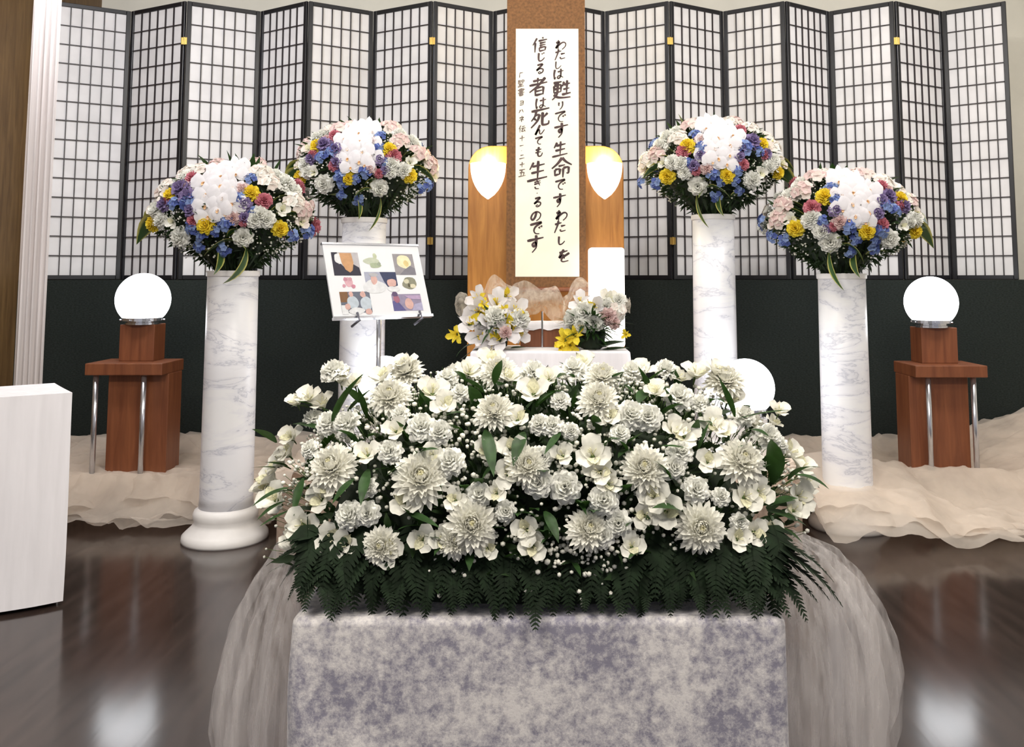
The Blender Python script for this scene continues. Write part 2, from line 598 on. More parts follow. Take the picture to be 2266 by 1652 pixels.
# sconces: shield-shaped glass, open at the top, a warm bulb inside
for pxc, lab in ((1080, 'glowing white shield-shaped glass lamp left of the scroll'), (1338, 'glowing white shield-shaped glass lamp right of the scroll')):
    c = at(pxc, 400, YB)
    t = thing('sconce', lab, 'wall lamp', (c.x, YB - 0.002, 0), 0, 'shield lamps on the wooden board')
    z1, z0 = at(pxc, 362, YB).z, at(pxc, 441, YB).z
    hw = 0.125
    rows = []
    for i in range(9):
        u = i / 8
        w = hw * (1 - (1 - u) ** 2.3) ** 0.75 if u > 0 else 0.004
        dd = 0.11 * (1 - (1 - u) ** 1.6) + 0.004
        zz = z0 + (z1 - z0) * u
        rows.append([(w * math.cos(PI + PI * j / 14), dd * math.sin(PI + PI * j / 14), zz + 0.0) for j in range(15)])
    mb = MB(); mb.grid(rows)
    o = mb.build('glass_shade', M['sconce'], t, True)
    sm = o.modifiers.new('solid', 'SOLIDIFY'); sm.thickness = 0.004
    mb = MB(); mb.box(-0.03, 0.03, -0.012, 0.0, z0 + 0.1, z1 - 0.02)
    mb.build('bracket', M['brass'], t)
    l = bpy.data.lights.new('sconce_bulb', 'POINT')
    l.energy = 13; l.color = (1.0, 0.82, 0.45); l.shadow_soft_size = 0.03
    lo = bpy.data.objects.new('sconce_bulb', l); C.objects.link(lo)
    lo.location = (c.x, YB - 0.10, z1 + 0.02)

# hanging scroll
YS = 6.16
S0, S1 = at(1121, 400, YS).x, at(1296, 400, YS).x
ZS0, ZS1 = at(1208, 640, YS).z, at(1208, -20, YS).z
t = thing('hanging_scroll', 'tall brown hanging scroll with black brush calligraphy on cream paper', 'scroll', ((S0 + S1) / 2, YS, ZS0))
sw, sh = S1 - S0, ZS1 - ZS0
mb = MB(); mb.box(-sw / 2, sw / 2, -0.002, 0.003, 0, sh)
mb.build('mount', M['scroll_cloth'], t)
pa, pb = at(1141, 612, YS), at(1281, 64, YS)
ox = (S0 + S1) / 2
q0x, q1x = at(1141, 340, YS).x - ox, at(1281, 340, YS).x - ox
q0z, q1z = pa.z - ZS0, pb.z - ZS0
mb = MB(); mb.box(q0x, q1x, -0.004, -0.002, q0z, q1z)
mb.build('paper', M['scroll_paper'], t)
for zz in (0.0, sh):
    mb = MB(); mb.tube([(-sw / 2 - 0.025, 0, zz), (sw / 2 + 0.025, 0, zz)], 0.016, 12)
    mb.build('roller', M['wood_red'], t, True)
mb = MB(); mb.tube([(-0.15, 0, sh), (0, 0.0, sh + 0.12), (0.15, 0, sh)], 0.004, 6)
mb.tube([(0, 0, sh + 0.12), (0, 0, 4.0 - ZS0)], 0.003, 6)
mb.build('cord', M['black'], t)

G = {
 'wa': [[(2.8,1),(2.8,9.5)],[(1,3.2),(3.6,2.6),(1,7.2),(3,5.5),(5.5,3.8),(7.5,3.6),(9,5),(8.6,7.2),(6.2,9.2)]],
 'ta': [[(1,3),(6,2.4)],[(3.6,.8),(3,4),(1,9.2)],[(5.6,5),(9,4.8)],[(5.2,7.2),(6,8.8),(9.4,8.6)]],
 'shi': [[(3,1),(3,6.5),(4,9),(6.5,8.8),(9,6.5)]],
 'ha': [[(1.8,1),(1.2,5),(1.8,9.2),(2.6,7.6)],[(4.2,3.4),(9.4,3)],[(7,1),(7,7.4),(5.4,9.2),(4.2,8.2),(5.4,6.9),(7.2,7.4),(9.4,9)]],
 'yomigae': [[(.6,1),(4.8,.8)],[(1,2.4),(1,6)],[(1,2.4),(4.6,2.2)],[(4.6,2.2),(4.6,6)],[(1,4.2),(4.6,4)],[(1,6),(4.6,5.8)],[(2.8,1),(2.8,5.8),(2.2,7.6),(.3,9.4)],[(1,6.8),(3,8.4),(6,9.1),(9.8,9.4)],[(6,1),(5.4,3.4)],[(6,2.6),(9.2,2.3)],[(7.6,.6),(7.6,7.4)],[(5.8,4.9),(9,4.7)],[(5.2,7.5),(9.8,7.2)]],
 'ri': [[(2.8,1.6),(2.6,4.5),(3.4,5.4)],[(6.6,1),(7,5),(5.8,8),(3.8,9.6)]],
 'de': [[(1,2.4),(8.6,1.8),(5,4),(3.8,6.4),(5,8.6),(7.6,9.2)],[(7,4.6),(7.8,5.8)],[(8.4,4),(9.2,5.2)]],
 'te': [[(1,2.4),(8.6,1.8),(5,4),(3.8,6.4),(5,8.6),(7.6,9.2)]],
 'su': [[(.6,3),(9.6,2.6)],[(5.4,.6),(5.6,5.2),(4.4,6.6),(3.6,5.4),(4.8,4.4),(5.8,5.6),(5.6,7.6),(3.6,9.8)]],
 'sei': [[(3,.8),(1.2,4)],[(2.4,2.8),(8.4,2.4)],[(5.2,.4),(5.2,9)],[(2,5.8),(8.2,5.4)],[(.2,9.3),(9.9,8.7)]],
 'inochi': [[(5,.4),(3,2.8),(.2,4.8)],[(5,.4),(7,2.6),(9.9,4.6)],[(3.4,4.2),(6.6,4)],[(1.8,5.6),(1.8,8.6)],[(1.8,5.6),(4.2,5.4)],[(4.2,5.4),(4.2,8.2)],[(1.8,8.2),(4.2,8)],[(5.8,5.4),(8.4,5.2)],[(8.4,5.2),(8.4,8),(7.4,8)],[(5.8,5.4),(5.8,9.9)]],
 'wo': [[(1.4,2.6),(7.4,2)],[(4.6,.6),(1.6,6),(4,4.6),(5.2,5.4),(5.2,7.4)],[(8.8,3.8),(4,6.4),(3.2,8.4),(4.8,9.4),(8.4,9.2)]],
 'shin': [[(3,.6),(.4,4.8)],[(2,3.2),(2,9.6)],[(6.4,.6),(7.2,1.6)],[(4,2.6),(9.6,2.4)],[(4.8,4.2),(8.8,4)],[(4.8,5.6),(8.8,5.4)],[(4.8,7),(4.9,9.4)],[(4.8,7),(8.8,6.8)],[(8.8,6.8),(8.6,9.2)],[(4.8,9.2),(8.6,9)]],
 'ji': [[(3,1),(3,6.5),(4,9),(6.5,8.8),(9,6.5)],[(6,2),(6.8,3.2)],[(7.6,1.4),(8.4,2.6)]],
 'ru': [[(2.4,1.4),(7.4,1.2),(2,6),(5,4.8),(8,6),(7.6,8.4),(5,9.4),(3.8,8.4),(5,7.6),(6.2,8.8)]],
 'mono': [[(2,1.8),(7,1.6)],[(4.6,.3),(4.6,3.4)],[(.2,3.8),(9.8,3.4)],[(8.6,.8),(5,4.4),(.4,7.4)],[(3.6,5.6),(3.6,9.8)],[(3.6,5.6),(7.8,5.4)],[(7.8,5.4),(7.8,9.6)],[(3.8,7.4),(7.6,7.2)],[(3.8,9.4),(7.6,9.2)]],
 'shi_death': [[(.4,1.4),(9.8,1)],[(3,1.6),(2.4,4),(.6,6.4)],[(2.2,3.6),(4.8,3.4)],[(4.8,3.4),(3.8,6.6),(.6,9.8)],[(2,5.2),(3.4,6.4)],[(6.4,2.6),(6.4,8.2),(7.2,9.2),(9.6,9),(9.8,7.4)],[(9,3.4),(6.6,5.6)]],
 'n': [[(5,.8),(1,9.4),(3.2,5.6),(4.6,5.6),(5,8.6),(6.6,9.2),(9.4,5.8)]],
 'mo': [[(5,.6),(4.2,6),(5,9),(7.4,9),(8.6,6.4)],[(2,3.2),(7.4,2.9)],[(1.8,5.6),(7.2,5.3)]],
 'ki': [[(1.6,2.6),(8,1.8)],[(1.6,4.6),(8.2,3.8)],[(4,.4),(7.6,6.6)],[(2.6,7),(3.4,9),(6.8,9.6)]],
 'no': [[(5.4,1.8),(4.4,6),(2.4,8),(1,6),(2.4,2.8),(5.8,1.6),(9,4),(8.4,7.4),(5.6,9.4)]],
 'holy': [[(.8,1),(4.8,.8)],[(1.6,1),(1.6,4.4)],[(3.8,1),(3.8,5)],[(1.6,2.4),(3.8,2.4)],[(.6,4.4),(4.8,4)],[(6,1),(6,3.8)],[(6,1),(9,.9)],[(9,.9),(9,3.6)],[(6,3.7),(9,3.6)],[(1.8,6),(8.2,5.8)],[(5,6),(5,9.2)],[(2.2,7.6),(7.8,7.4)],[(.6,9.4),(9.4,9.2)]],
 'book': [[(2,1.4),(7.6,1.2)],[(7.6,1.2),(7.6,3.8)],[(.4,2.6),(9.6,2.4)],[(2,3.9),(7.6,3.8)],[(5,.2),(5,6)],[(2.4,5),(7.6,4.9)],[(.8,6.2),(9.2,6)],[(2.8,7.2),(2.8,9.8)],[(2.8,7.2),(7.2,7.2)],[(7.2,7.2),(7.2,9.8)],[(2.8,8.4),(7.2,8.4)],[(2.8,9.6),(7.2,9.6)]],
 'yo': [[(2,2),(8,2)],[(8,2),(8,9)],[(2.4,5.4),(8,5.4)],[(2,8.8),(8,8.8)]],
 'hak': [[(3.6,3),(1,8.6)],[(6,2.6),(9,8.4)]],
 'ne': [[(5,.6),(5.6,1.8)],[(1.6,3.2),(8,3),(1,7.4)],[(5,5),(5,9.8)],[(5.6,5.4),(8.4,7.4)]],
 'den': [[(3,.6),(.4,5)],[(2,3.4),(2,9.8)],[(4.6,2.4),(8.6,2.2)],[(3.8,4.8),(9.6,4.6)],[(6.4,4.8),(4.6,8.8),(8.8,8.2)],[(7.6,6.6),(9.4,9.4)]],
 'ten': [[(.8,4.6),(9.2,4.4)],[(5,.6),(5,9.6)]],
 'one': [[(1,5.2),(9,4.8)]],
 'two': [[(2.4,3),(7.6,2.8)],[(.8,8),(9.2,7.8)]],
 'five': [[(1.4,1.6),(8.6,1.4)],[(4.8,1.6),(3.6,9)],[(2,4.8),(7.4,4.6)],[(7.4,4.6),(6.8,9)],[(.6,9.2),(9.6,9)]],
 'dot': [[(4,4),(6,6)]],
 'quote': [[(2,9.6),(2,1.5)],[(2,1.5),(8,1.5)]],
}


def smooth_line(pts, k=6):
    if len(pts) < 3:
        a, b_ = pts[0], pts[-1]
        return [(a[0] + (b_[0] - a[0]) * i / k, a[1] + (b_[1] - a[1]) * i / k) for i in range(k + 1)]
    q = [pts[0]] + list(pts) + [pts[-1]]
    out = []
    for i in range(1, len(q) - 2):
        p0, p1, p2, p3 = q[i - 1:i + 3]
        for j in range(k):
            t_ = j / k
            out.append(tuple(0.5 * (2 * p1[d] + (p2[d] - p0[d]) * t_ + (2 * p0[d] - 5 * p1[d] + 4 * p2[d] - p3[d]) * t_ ** 2 + (3 * p1[d] - p0[d] - 3 * p2[d] + p3[d]) * t_ ** 3) for d in (0, 1)))
    out.append(pts[-1])
    return out


def write_line(name, chars, mat_, parent, ybase, thick=1.0):
    rng = random.Random(3)
    for g, cx, cy, size in chars:
        mb = MB()
        for st in G[g]:
            ln = smooth_line(st)
            L = []
            m_ = len(ln)
            for i, (gx, gy) in enumerate(ln):
                x = (gx - 5) / 10
                y = (gy - 5) / 10
                x, y = x - 0.05 * y, y - 0.18 * x          # the slant of the hand
                ppx = 1100 + (cx + x * size) / 2.8
                ppy = 40 + (cy + y * size * 1.02) / 2.8
                w_ = at(ppx, ppy, YS)
                L.append((w_.x - ox, w_.z - ZS0))
            sz = size / 2.8 / F_PX * YS
            rows_a, rows_b = [], []
            w0 = (sz * 0.036 + 0.0030) * thick * rng.uniform(0.85, 1.2)
            for i in range(m_):
                a, c = L[max(i - 1, 0)], L[min(i + 1, m_ - 1)]
                dx, dz = c[0] - a[0], c[1] - a[1]
                ll = math.hypot(dx, dz) or 1
                u = i / (m_ - 1)
                w = w0 * (1.25 - 0.75 * u) * (0.65 if i == 0 else 1)
                rows_a.append((L[i][0] - dz / ll * w, ybase, L[i][1] + dx / ll * w))
                rows_b.append((L[i][0] + dz / ll * w, ybase, L[i][1] - dx / ll * w))
            mb.grid([rows_a, rows_b])
            ybase -= 0.000004
        mb.build(name, mat_, parent)


write_line('written_character', [('wa',395,165,75),('ta',390,225,75),('shi',375,290,55),('ha',380,345,70),('yomigae',400,445,120),('ri',395,540,55),('de',390,610,82),('su',395,692,95),('sei',390,810,98),('inochi',400,925,128),('de',390,1030,78),('su',385,1125,88),('wa',400,1220,82),('ta',390,1290,82),('shi',395,1375,62),('wo',415,1470,85)], M['ink'], t, -0.0046)
write_line('written_character', [('shin',265,165,95),('ji',270,240,62),('ru',265,315,66),('mono',255,425,115),('ha',270,525,75),('shi_death',265,615,118),('n',265,690,66),('te',258,758,58),('mo',258,828,66),('sei',250,945,128),('ki',250,1030,60),('dot',248,1085,22),('ru',250,1140,64),('no',240,1225,72),('de',240,1300,92),('su',235,1395,112)], M['ink'], t, -0.0046)
write_line('written_character', [('quote',150,352,34),('holy',148,405,44),('book',150,458,48),('yo',152,525,34),('hak',150,575,34),('ne',152,625,40),('den',156,685,46),('ten',155,745,38),('one',152,790,30),('dot',152,822,14),('two',154,858,38),('ten',155,908,36),('five',155,958,50)], M['ink_pale'], t, -0.0046, 0.8)

# tall glowing lantern right of the scroll
p0, p1 = at(1303, 700, 6.05), at(1380, 548, 6.05)
t = thing('lantern', 'tall glowing white rectangular lantern at the right edge of the wooden board', 'lamp', ((p0.x + p1.x) / 2, 6.05, P2))
hw = (p1.x - p0.x) / 2
mb = MB(); mb.box(-hw, hw, -0.07, 0.07, 0.66, p1.z - P2)
bevel(mb.build('shade', M['lantern'], t), 0.02, 3)
mb = MB(); mb.box(-hw * 0.9, hw * 0.9, -0.06, 0.06, 0, 0.66)
mb.build('stand', M['wood_red'], t)

# ------------------------------------------------------------------ globe lamps
def globe_lamp(label, c, r, stand):
    """c: centre of the globe; stand: z of the surface that carries it"""
    t = thing('globe_lamp', label, 'lamp', (c.x, c.y, stand), 0, 'white globe lamps')
    z = c.z - stand
    prof = []
    a0 = -PI / 2 + 0.72
    for i in range(25):
        a = a0 + (PI / 2 - a0) * i / 24
        prof.append((max(0.0005, r * math.cos(a)), z + r * math.sin(a)))
    mb = MB(); mb.lathe(prof, 40)
    mb.build('globe', M['globe'], t, True)
    zb = z + r * math.sin(a0)
    mb = MB(); mb.lathe([(r * 0.60, 0), (r * 0.60, 0.012), (r * 0.56, 0.014), (r * 0.56, zb - 0.012), (r * 0.72, zb - 0.01), (r * 0.72, zb + 0.012)], 32)
    mb.build('base_ring', M['steel'], t)
    for k in range(6):
        a = k * PI / 3 + 0.3
        mb = MB(); mb.tube([(r * 0.74 * math.cos(a), r * 0.74 * math.sin(a), zb - 0.004), (r * 0.80 * math.cos(a), r * 0.80 * math.sin(a), zb - 0.004)], 0.006, 6)
        mb.build('screw', M['steel'], t)


YPD = 6.08
gl = at(317, 662, YPD)
gr = at(2060, 668, YPD)
zbL = at(317, 719, YPD - 0.12).z
zbR = at(2060, 726, YPD - 0.12).z
globe_lamp('round glowing globe lamp on the wooden pedestal at far left', gl, 0.174, zbL)
globe_lamp('round glowing globe lamp on the wooden pedestal at far right', gr, 0.170, zbR)
gc1 = at(852, 846, 5.52)
gc2 = at(1650, 857, 5.42)
globe_lamp('round glowing globe lamp low behind the photo board stand, mostly hidden by flowers', gc1, 0.158, gc1.z - 0.165)
globe_lamp('round glowing globe lamp low in front of the marble column right of the scroll', gc2, 0.168, gc2.z - 0.175)
for c, lab in ((gc1, 'short white round stand under the low globe by the photo board'), (gc2, 'short white round stand under the low globe by the right marble column')):
    r_ = 0.115
    h_ = c.z - (0.165 if c is gc1 else 0.175) - P2
    t = thing('lamp_stand', lab, 'stand', (c.x, c.y, P2), 0, 'short round lamp stands')
    mb = MB(); mb.lathe([(r_ * 1.1, 0), (r_ * 1.1, 0.02), (r_, 0.03), (r_, h_ - 0.02)], 32)
    mb.build('body', M['cream_base'], t)
    mb = MB(); mb.lathe([(r_ * 1.06, h_ - 0.02), (r_ * 1.06, h_)], 32)
    mb.build('top_plate', M['cream_base'], t)

# ------------------------------------------------------------------ wooden pedestals with chrome posts
def pedestal(label, sgn, xin, xout, bodyin, bodyout, bx0, bx1, z_slab, z_box, posts):
    """slab spans xin..xout, body bodyin..bodyout, upper box bx0..bx1 (world X)"""
    xc = (xin + xout) / 2
    t = thing('wooden_pedestal', label, 'pedestal', (xc, YPD, P1), 0, 'wooden pedestals under the outer globes')
    zs = z_slab - P1
    mb = MB(); mb.box(min(xin, xout) - xc, max(xin, xout) - xc, -0.22, 0.14, zs - 0.075, zs)
    bevel(mb.build('top_slab', M['wood_red'], t), 0.005)
    mb = MB(); mb.box(min(bodyin, bodyout) - xc, max(bodyin, bodyout) - xc, -0.12, 0.10, 0, zs - 0.075)
    bevel(mb.build('body', M['wood_red'], t), 0.004)
    mb = MB(); mb.box(bx0 - xc, bx1 - xc, -0.06, 0.12, zs, z_box - P1)
    bevel(mb.build('riser_box', M['wood_red'], t), 0.004)
    for px_ in posts:
        mb = MB(); mb.tube([(px_ - xc, -0.18, 0), (px_ - xc, -0.18, zs - 0.075)], 0.017, 14)
        mb.build('post', M['steel'], t, True)


def X(px, Y=YPD):
    return at(px, 800, Y).x


pedestal('reddish wooden pedestal with two steel posts at far left under a globe', -1, X(407, 6.22), X(188, 5.86), X(404, 6.18), X(242, 5.96), X(262, 6.02), X(364, 6.20),
         at(317, 804, 5.86).z, zbL, (X(320, 5.9), X(214, 5.9)))
pedestal('reddish wooden pedestal with two steel posts at far right under a globe', 1, X(1977, 6.22), X(2185, 5.86), X(1980, 6.18), X(2140, 5.96), X(2016, 6.20), X(2121, 6.02),
         at(2060, 809, 5.86).z, zbR, (X(2052, 5.9), X(2152, 5.9)))

# ------------------------------------------------------------------ left: sheer drape and white-clothed stand
def pleated(name, mat_, x0, x1, Y, z0, z1, folds, amp, parent=None, nz_=24, flare=0.0, seed=0):
    rows = []
    n_ = folds * 8
    for i in range(nz_ + 1):
        v = i / nz_
        z = z0 + (z1 - z0) * v
        r = []
        for j in range(n_ + 1):
            u = j / n_
            x = x0 + (x1 - x0) * u
            x += (u - 0.5) * flare * (1 - v)
            ph = 2 * PI * folds * u + 1.3 * noise.noise(Vector((u * 4, v * 1.5, seed)))
            y = Y + amp * math.sin(ph) * (0.7 + 0.5 * noise.noise(Vector((u * 5, v, seed + 5))))
            r.append((x, y, z))
        rows.append(r)
    mb = MB(); mb.grid(rows)
    return mb.build(name, mat_, parent, True)


YD = 5.2
xa, xb = at(52, 420, YD).x, at(116, 420, YD).x
o = pleated('sheer_drape', M['drape'], xa, xb, YD, 0.01, 3.98, 5, 0.022, None, 30)
tag(o, 'narrow sheer white drape hanging from the ceiling at far left', 'drape')

c0 = at(150, 1310, 4.30)
st = thing('draped_stand', 'tall white cloth-covered stand cut off by the left edge', 'stand', (c0.x, 4.30, 0))
dx_, dy_ = Vector((-0.80, -0.60, 0)), Vector((-0.60, 0.80, 0))
zt_ = at(162, 868, 4.30).z
poly = [Vector((0, 0, 0)), dx_ * 0.9, dx_ * 0.9 + dy_ * 0.5, dy_ * 0.5]
per = []
for k in range(4):
    a, c = poly[k], poly[(k + 1) % 4]
    for i in range(14):
        per.append(a + (c - a) * i / 14)
rows = []
cen = sum(poly, Vector()) / 4
for i in range(13):
    v = i / 12
    r = []
    for j, q in enumerate(per):
        nrm = (q - cen).normalized()
        wv = 0.012 * v * math.sin(j * 0.9 + 0.6 * math.sin(v * 3))
        r.append(Vector((q.x, q.y, 0)) + nrm * (wv - 0.02) + Vector((0, 0, zt_ - v * (zt_ - 0.02))))
    rows.append(r)
mb = MB(); mb.grid(rows, 0, True)
mb.f.append(tuple(range(len(per) - 1, -1, -1))); mb.m.append(0)
mb.build('cloth', M['whitecloth'], st, False)
mb = MB()
pp = [(cen + (q - cen) * 0.86) for q in poly]
mb.add([(q.x, q.y, z) for z in (zt_ - 0.04, zt_ - 0.006) for q in pp], [(3, 2, 1, 0), (4, 5, 6, 7), (0, 1, 5, 4), (1, 2, 6, 5), (2, 3, 7, 6), (3, 0, 4, 7)])
mb.build('top', M['wood_red'], st)

# ------------------------------------------------------------------ tulle over the dais
def tulle_sheet(parent, x0, x1, front, seed, bump=None, back_up=0.0, nx=170, ny=90):
    rows = []
    for j in range(ny + 1):
        v = j / ny
        r = []
        for i in range(nx + 1):
            u = i / nx
            x = x0 + (x1 - x0) * u
            yf = front(x)
            y = 6.87 + (yf - 6.87) * v
            base = P1 + 0.015 if y > 5.87 else 0.012 + (P1) * max(0, 1 - ((5.87 - y) / 0.34)) ** 1.5
            nn = noise.fractal(Vector((x * 2.6, y * 3.4, seed)), 0.9, 2.1, 4)
            rid = 1 - abs(noise.noise(Vector((x * 3.1 + nn * 0.6, y * 2.2, seed + 9)))) * 2
            fade = 1 if y < 5.9 else 0.8
            ax_ = max(0.0, min(1.0, (1.60 - abs(x)) / 0.16))
            ay_ = max(0.0, min(1.0, (y - 4.80) / 0.18))
            base = max(base, (P2 + 0.012) * (ax_ * ax_ * (3 - 2 * ax_)) * (ay_ * ay_ * (3 - 2 * ay_)))
            warp = noise.noise(Vector((x * 1.1, y * 1.3, seed + 4)))
            cre = 1 - abs(math.sin((x * 0.5 + y * 1.4 + warp * 1.6) * 5.5 + seed))
            h = 0.035 * fade * max(0, rid) + 0.020 * fade * (noise.noise(Vector((x * 2.0, y * 2.4, seed))) + 0.4) + 0.022 * cre ** 2
            z = base + max(0.002, h)
            if y > 6.6:
                z += 0.07 * (y - 6.6) / 0.27 + 0.05 * max(0, noise.noise(Vector((x * 4, 0, seed)))) * (y - 6.6) / 0.27
            if back_up and x > 3.0:
                z += back_up * (x - 3.0)
            if bump:
                for bx, by, br_, bh in bump:
                    d = math.hypot(x - bx, y - by) / br_
                    if d < 1:
                        z += bh * (1 - d * d) ** 1.0
            # gathers at the front hem
            z += 0.022 * (v ** 8) * (1 + math.sin(x * 13 + 4 * nn))
            r.append((x + 0.03 * nn, y + 0.03 * math.sin(x * 17 + seed) * v, z))
        rows.append(r)
    mb = MB(); mb.grid(rows)
    return mb.build('layer', M['tulle'], parent, True)


cx4, cy4 = cols[3][0], cols[3][1]
hl = thing('tulle_heap', 'heap of cream tulle around the far left pedestal', 'fabric', (0, 0, 0), 0, 'cream tulle heaped over the dais')
for sd, y0 in ((1.0, 5.46), (11.3, 5.52), (21.0, 5.60)):
    tulle_sheet(hl, -3.85, -1.30, lambda x: y0 + 0.10 * math.sin(x * 3.0 + sd) - 0.5 * max(0.0, min(1.0, (x + 1.62) / 0.2)), sd)
hr = thing('tulle_heap', 'heap of cream tulle around the far right pedestal and marble column', 'fabric', (0, 0, 0), 0, 'cream tulle heaped over the dais')
for sd, y0, e in ((4.0, 5.02, 0.0), (7.3, 5.08, 0.02), (17.0, 5.14, 0.04)):
    tulle_sheet(hr, 1.30, 4.4, lambda x: y0 + 0.09 * math.sin(x * 2.3 + sd), sd, [(cx4, cy4 - 0.1, 0.60, 0.17 + e), (2.6, 5.5, 0.55, 0.05 + e)], 0.30)

# ------------------------------------------------------------------ front table with crushed velvet cloth
YT = 2.06
TZ = at(1190, 1368, YT).z
TX0, TX1 = at(641, 1400, YT).x, at(1744, 1400, YT).x
TD = 0.72
t = thing('offering_table', 'table under a crushed white velvet cloth in the foreground', 'table', ((TX0 + TX1) / 2, YT + TD / 2, 0))
hx, hy = (TX1 - TX0) / 2, TD / 2
mb = MB(); mb.box(-hx + 0.02, hx - 0.02, -hy + 0.02, hy - 0.02, TZ - 0.04, TZ - 0.008)
mb.build('tabletop', M['wood_red'], t)
for sx in (-1, 1):
    for sy in (-1, 1):
        mb = MB(); mb.tube([(sx * (hx - 0.08), sy * (hy - 0.08), 0), (sx * (hx - 0.08), sy * (hy - 0.08), TZ - 0.04)], 0.018, 10)
        mb.build('leg', M['steel'], t, True)
per = []
cr = 0.025


def rrect(hx, hy, cr, ns=40):
    pts = []
    for (cx_, cy_, a0) in ((hx - cr, -hy + cr, -PI / 2), (hx - cr, hy - cr, 0), (-hx + cr, hy - cr, PI / 2), (-hx + cr, -hy + cr, PI)):
        for k in range(5):
            a = a0 + PI / 2 * k / 4
            pts.append((cx_ + cr * math.cos(a), cy_ + cr * math.sin(a), math.cos(a), math.sin(a)))
    out_ = []
    for k in range(len(pts)):
        a, c = pts[k], pts[(k + 1) % len(pts)]
        L = math.hypot(c[0] - a[0], c[1] - a[1])
        m_ = max(1, int(L / 0.02))
        for i in range(m_):
            f = i / m_
            out_.append(tuple(a[d] + (c[d] - a[d]) * f for d in range(4)))
    return out_


per = rrect(hx, hy, cr)
rows = []
for i in range(6):                                           # rolled top edge
    a = PI / 2 * (1 - i / 5)
    rows.append([(x - nx * 0.018 * (1 - math.cos(a)), y - ny * 0.018 * (1 - math.cos(a)), TZ - 0.018 + 0.018 * math.sin(a)) for x, y, nx, ny in per])
for i in range(1, 37):
    v = i / 36
    r = []
    for x, y, nx, ny in per:
        z = TZ - 0.018 - v * (TZ - 0.03)
        # soft folds: diagonal at the left, horizontal pull folds at the lower right, vertical ones at the hem
        d1 = math.exp(-((x + hx * 0.62 - (v - 0.45) * 0.55) / 0.035) ** 2) * min(1, max(0, (v - 0.25) * 4))
        d2 = math.exp(-((x + hx * 0.93 - (v - 0.3) * 0.18) / 0.03) ** 2) * min(1, v * 3)
        d3 = math.sin((z - 0.12 * x) * 85) * max(0, min(1, (x - hx * 0.45) / 0.2)) * max(0, min(1, (0.62 - abs(v - 0.62)) * 2 - 0.6))
        w = 0.016 * d1 + 0.012 * d2 + 0.006 * d3 + 0.010 * v * noise.noise(Vector((x * 3, y * 3, v * 2))) + 0.012 * v
        r.append((x + nx * w, y + ny * w, z))
    rows.append(r)
mb = MB(); mb.grid(rows, 0, True)
mb.f.append(tuple(range(len(per)))); mb.m.append(0)
o = mb.build('tablecloth', M['velvet'], t, True)
o.data.polygons[len(o.data.polygons) - 1].use_smooth = False

# tulle poufs at both sides of the table
def pouf(parent, X0, sgn, Ytop, prof, seed, folds):
    """vertical gathered curtain: half-ring of folds bulging sideways; prof: (z, reach)"""
    n_ = folds * 10
    rows = []
    for z, reach, dep in prof:
        r = []
        for j in range(n_ + 1):
            u = j / n_
            a = PI * (u - 0.5)
            ph_ = 2 * PI * folds * u + 2.4 * noise.noise(Vector((u * 3, z * 1.6, seed)))
            k = 0.92 + (0.26 * (abs(math.sin(ph_ / 2)) - 0.6)) * min(1, reach / 0.08) + 0.12 * noise.noise(Vector((u * 6, z * 3, seed + 3)))
            r.append((X0 + sgn * reach * math.cos(a) * k, Ytop + dep * math.sin(a) * k, z))
        rows.append(r)
    # refine vertically
    fine = []
    for i in range(len(rows) - 1):
        for s_ in range(5):
            f = s_ / 5
            f2 = f * f * (3 - 2 * f) * 0.5 + f * 0.5
            fine.append([tuple(rows[i][j][d] + (rows[i + 1][j][d] - rows[i][j][d]) * (f2 if d != 2 else f) for d in range(3)) for j in range(n_ + 1)])
    fine.append(rows[-1])
    mb = MB(); mb.grid(fine)
    return mb.build('layer', M['tulle_white'], parent, True)


YPf = 2.36
def rx(px, py):
    return at(px, py, YPf)


eL = TX0 - 0.012
profL = [(rx(0, y).z, max(0.012, eL - rx(x, y).x), d) for x, y, d in ((628, 1175, 0.05), (606, 1215, 0.09), (560, 1290, 0.16), (525, 1360, 0.2), (505, 1430, 0.22), (484, 1500, 0.23), (474, 1570, 0.23), (488, 1650, 0.21), (478, 1760, 0.22), (455, 1880, 0.25))]
profL = [(z, r_, d) for z, r_, d in profL] + [(0.012, profL[-1][1] + 0.03, 0.26)]
pl_ = thing('tulle_drape', 'gathered white tulle hanging down at the left side of the velvet table', 'fabric', (0, 0, 0), 0, 'tulle gathered at the table sides')
pouf(pl_, eL, -1, YPf, profL, 2.0, 7)
eR = TX1 + 0.012
profR = [(rx(0, y).z, max(0.012, rx(x, y).x - eR), d) for x, y, d in ((1770, 1175, 0.05), (1850, 1215, 0.11), (1905, 1275, 0.16), (1955, 1350, 0.2), (1990, 1420, 0.22), (2006, 1490, 0.23), (1990, 1570, 0.22), (1965, 1630, 0.2), (1985, 1740, 0.21), (2010, 1880, 0.24))]
profR = profR + [(0.012, profR[-1][1] + 0.03, 0.26)]
pr_ = thing('tulle_drape', 'gathered white tulle hanging down at the right side of the velvet table', 'fabric', (0, 0, 0), 0, 'tulle gathered at the table sides')
pouf(pr_, eR, 1, YPf, profR, 8.0, 7)
profR2 = [(z, r_ * 0.62, d * 0.7) for z, r_, d in profR]
pouf(pr_, eR, 1, YPf - 0.02, profR2, 5.0, 5)
profL2 = [(z, r_ * 0.62, d * 0.7) for z, r_, d in profL]
pouf(pl_, eL, -1, YPf - 0.02, profL2, 6.0, 5)

# ------------------------------------------------------------------ flower meshes (unit radius, face +Z)
rnd = random.Random(11)


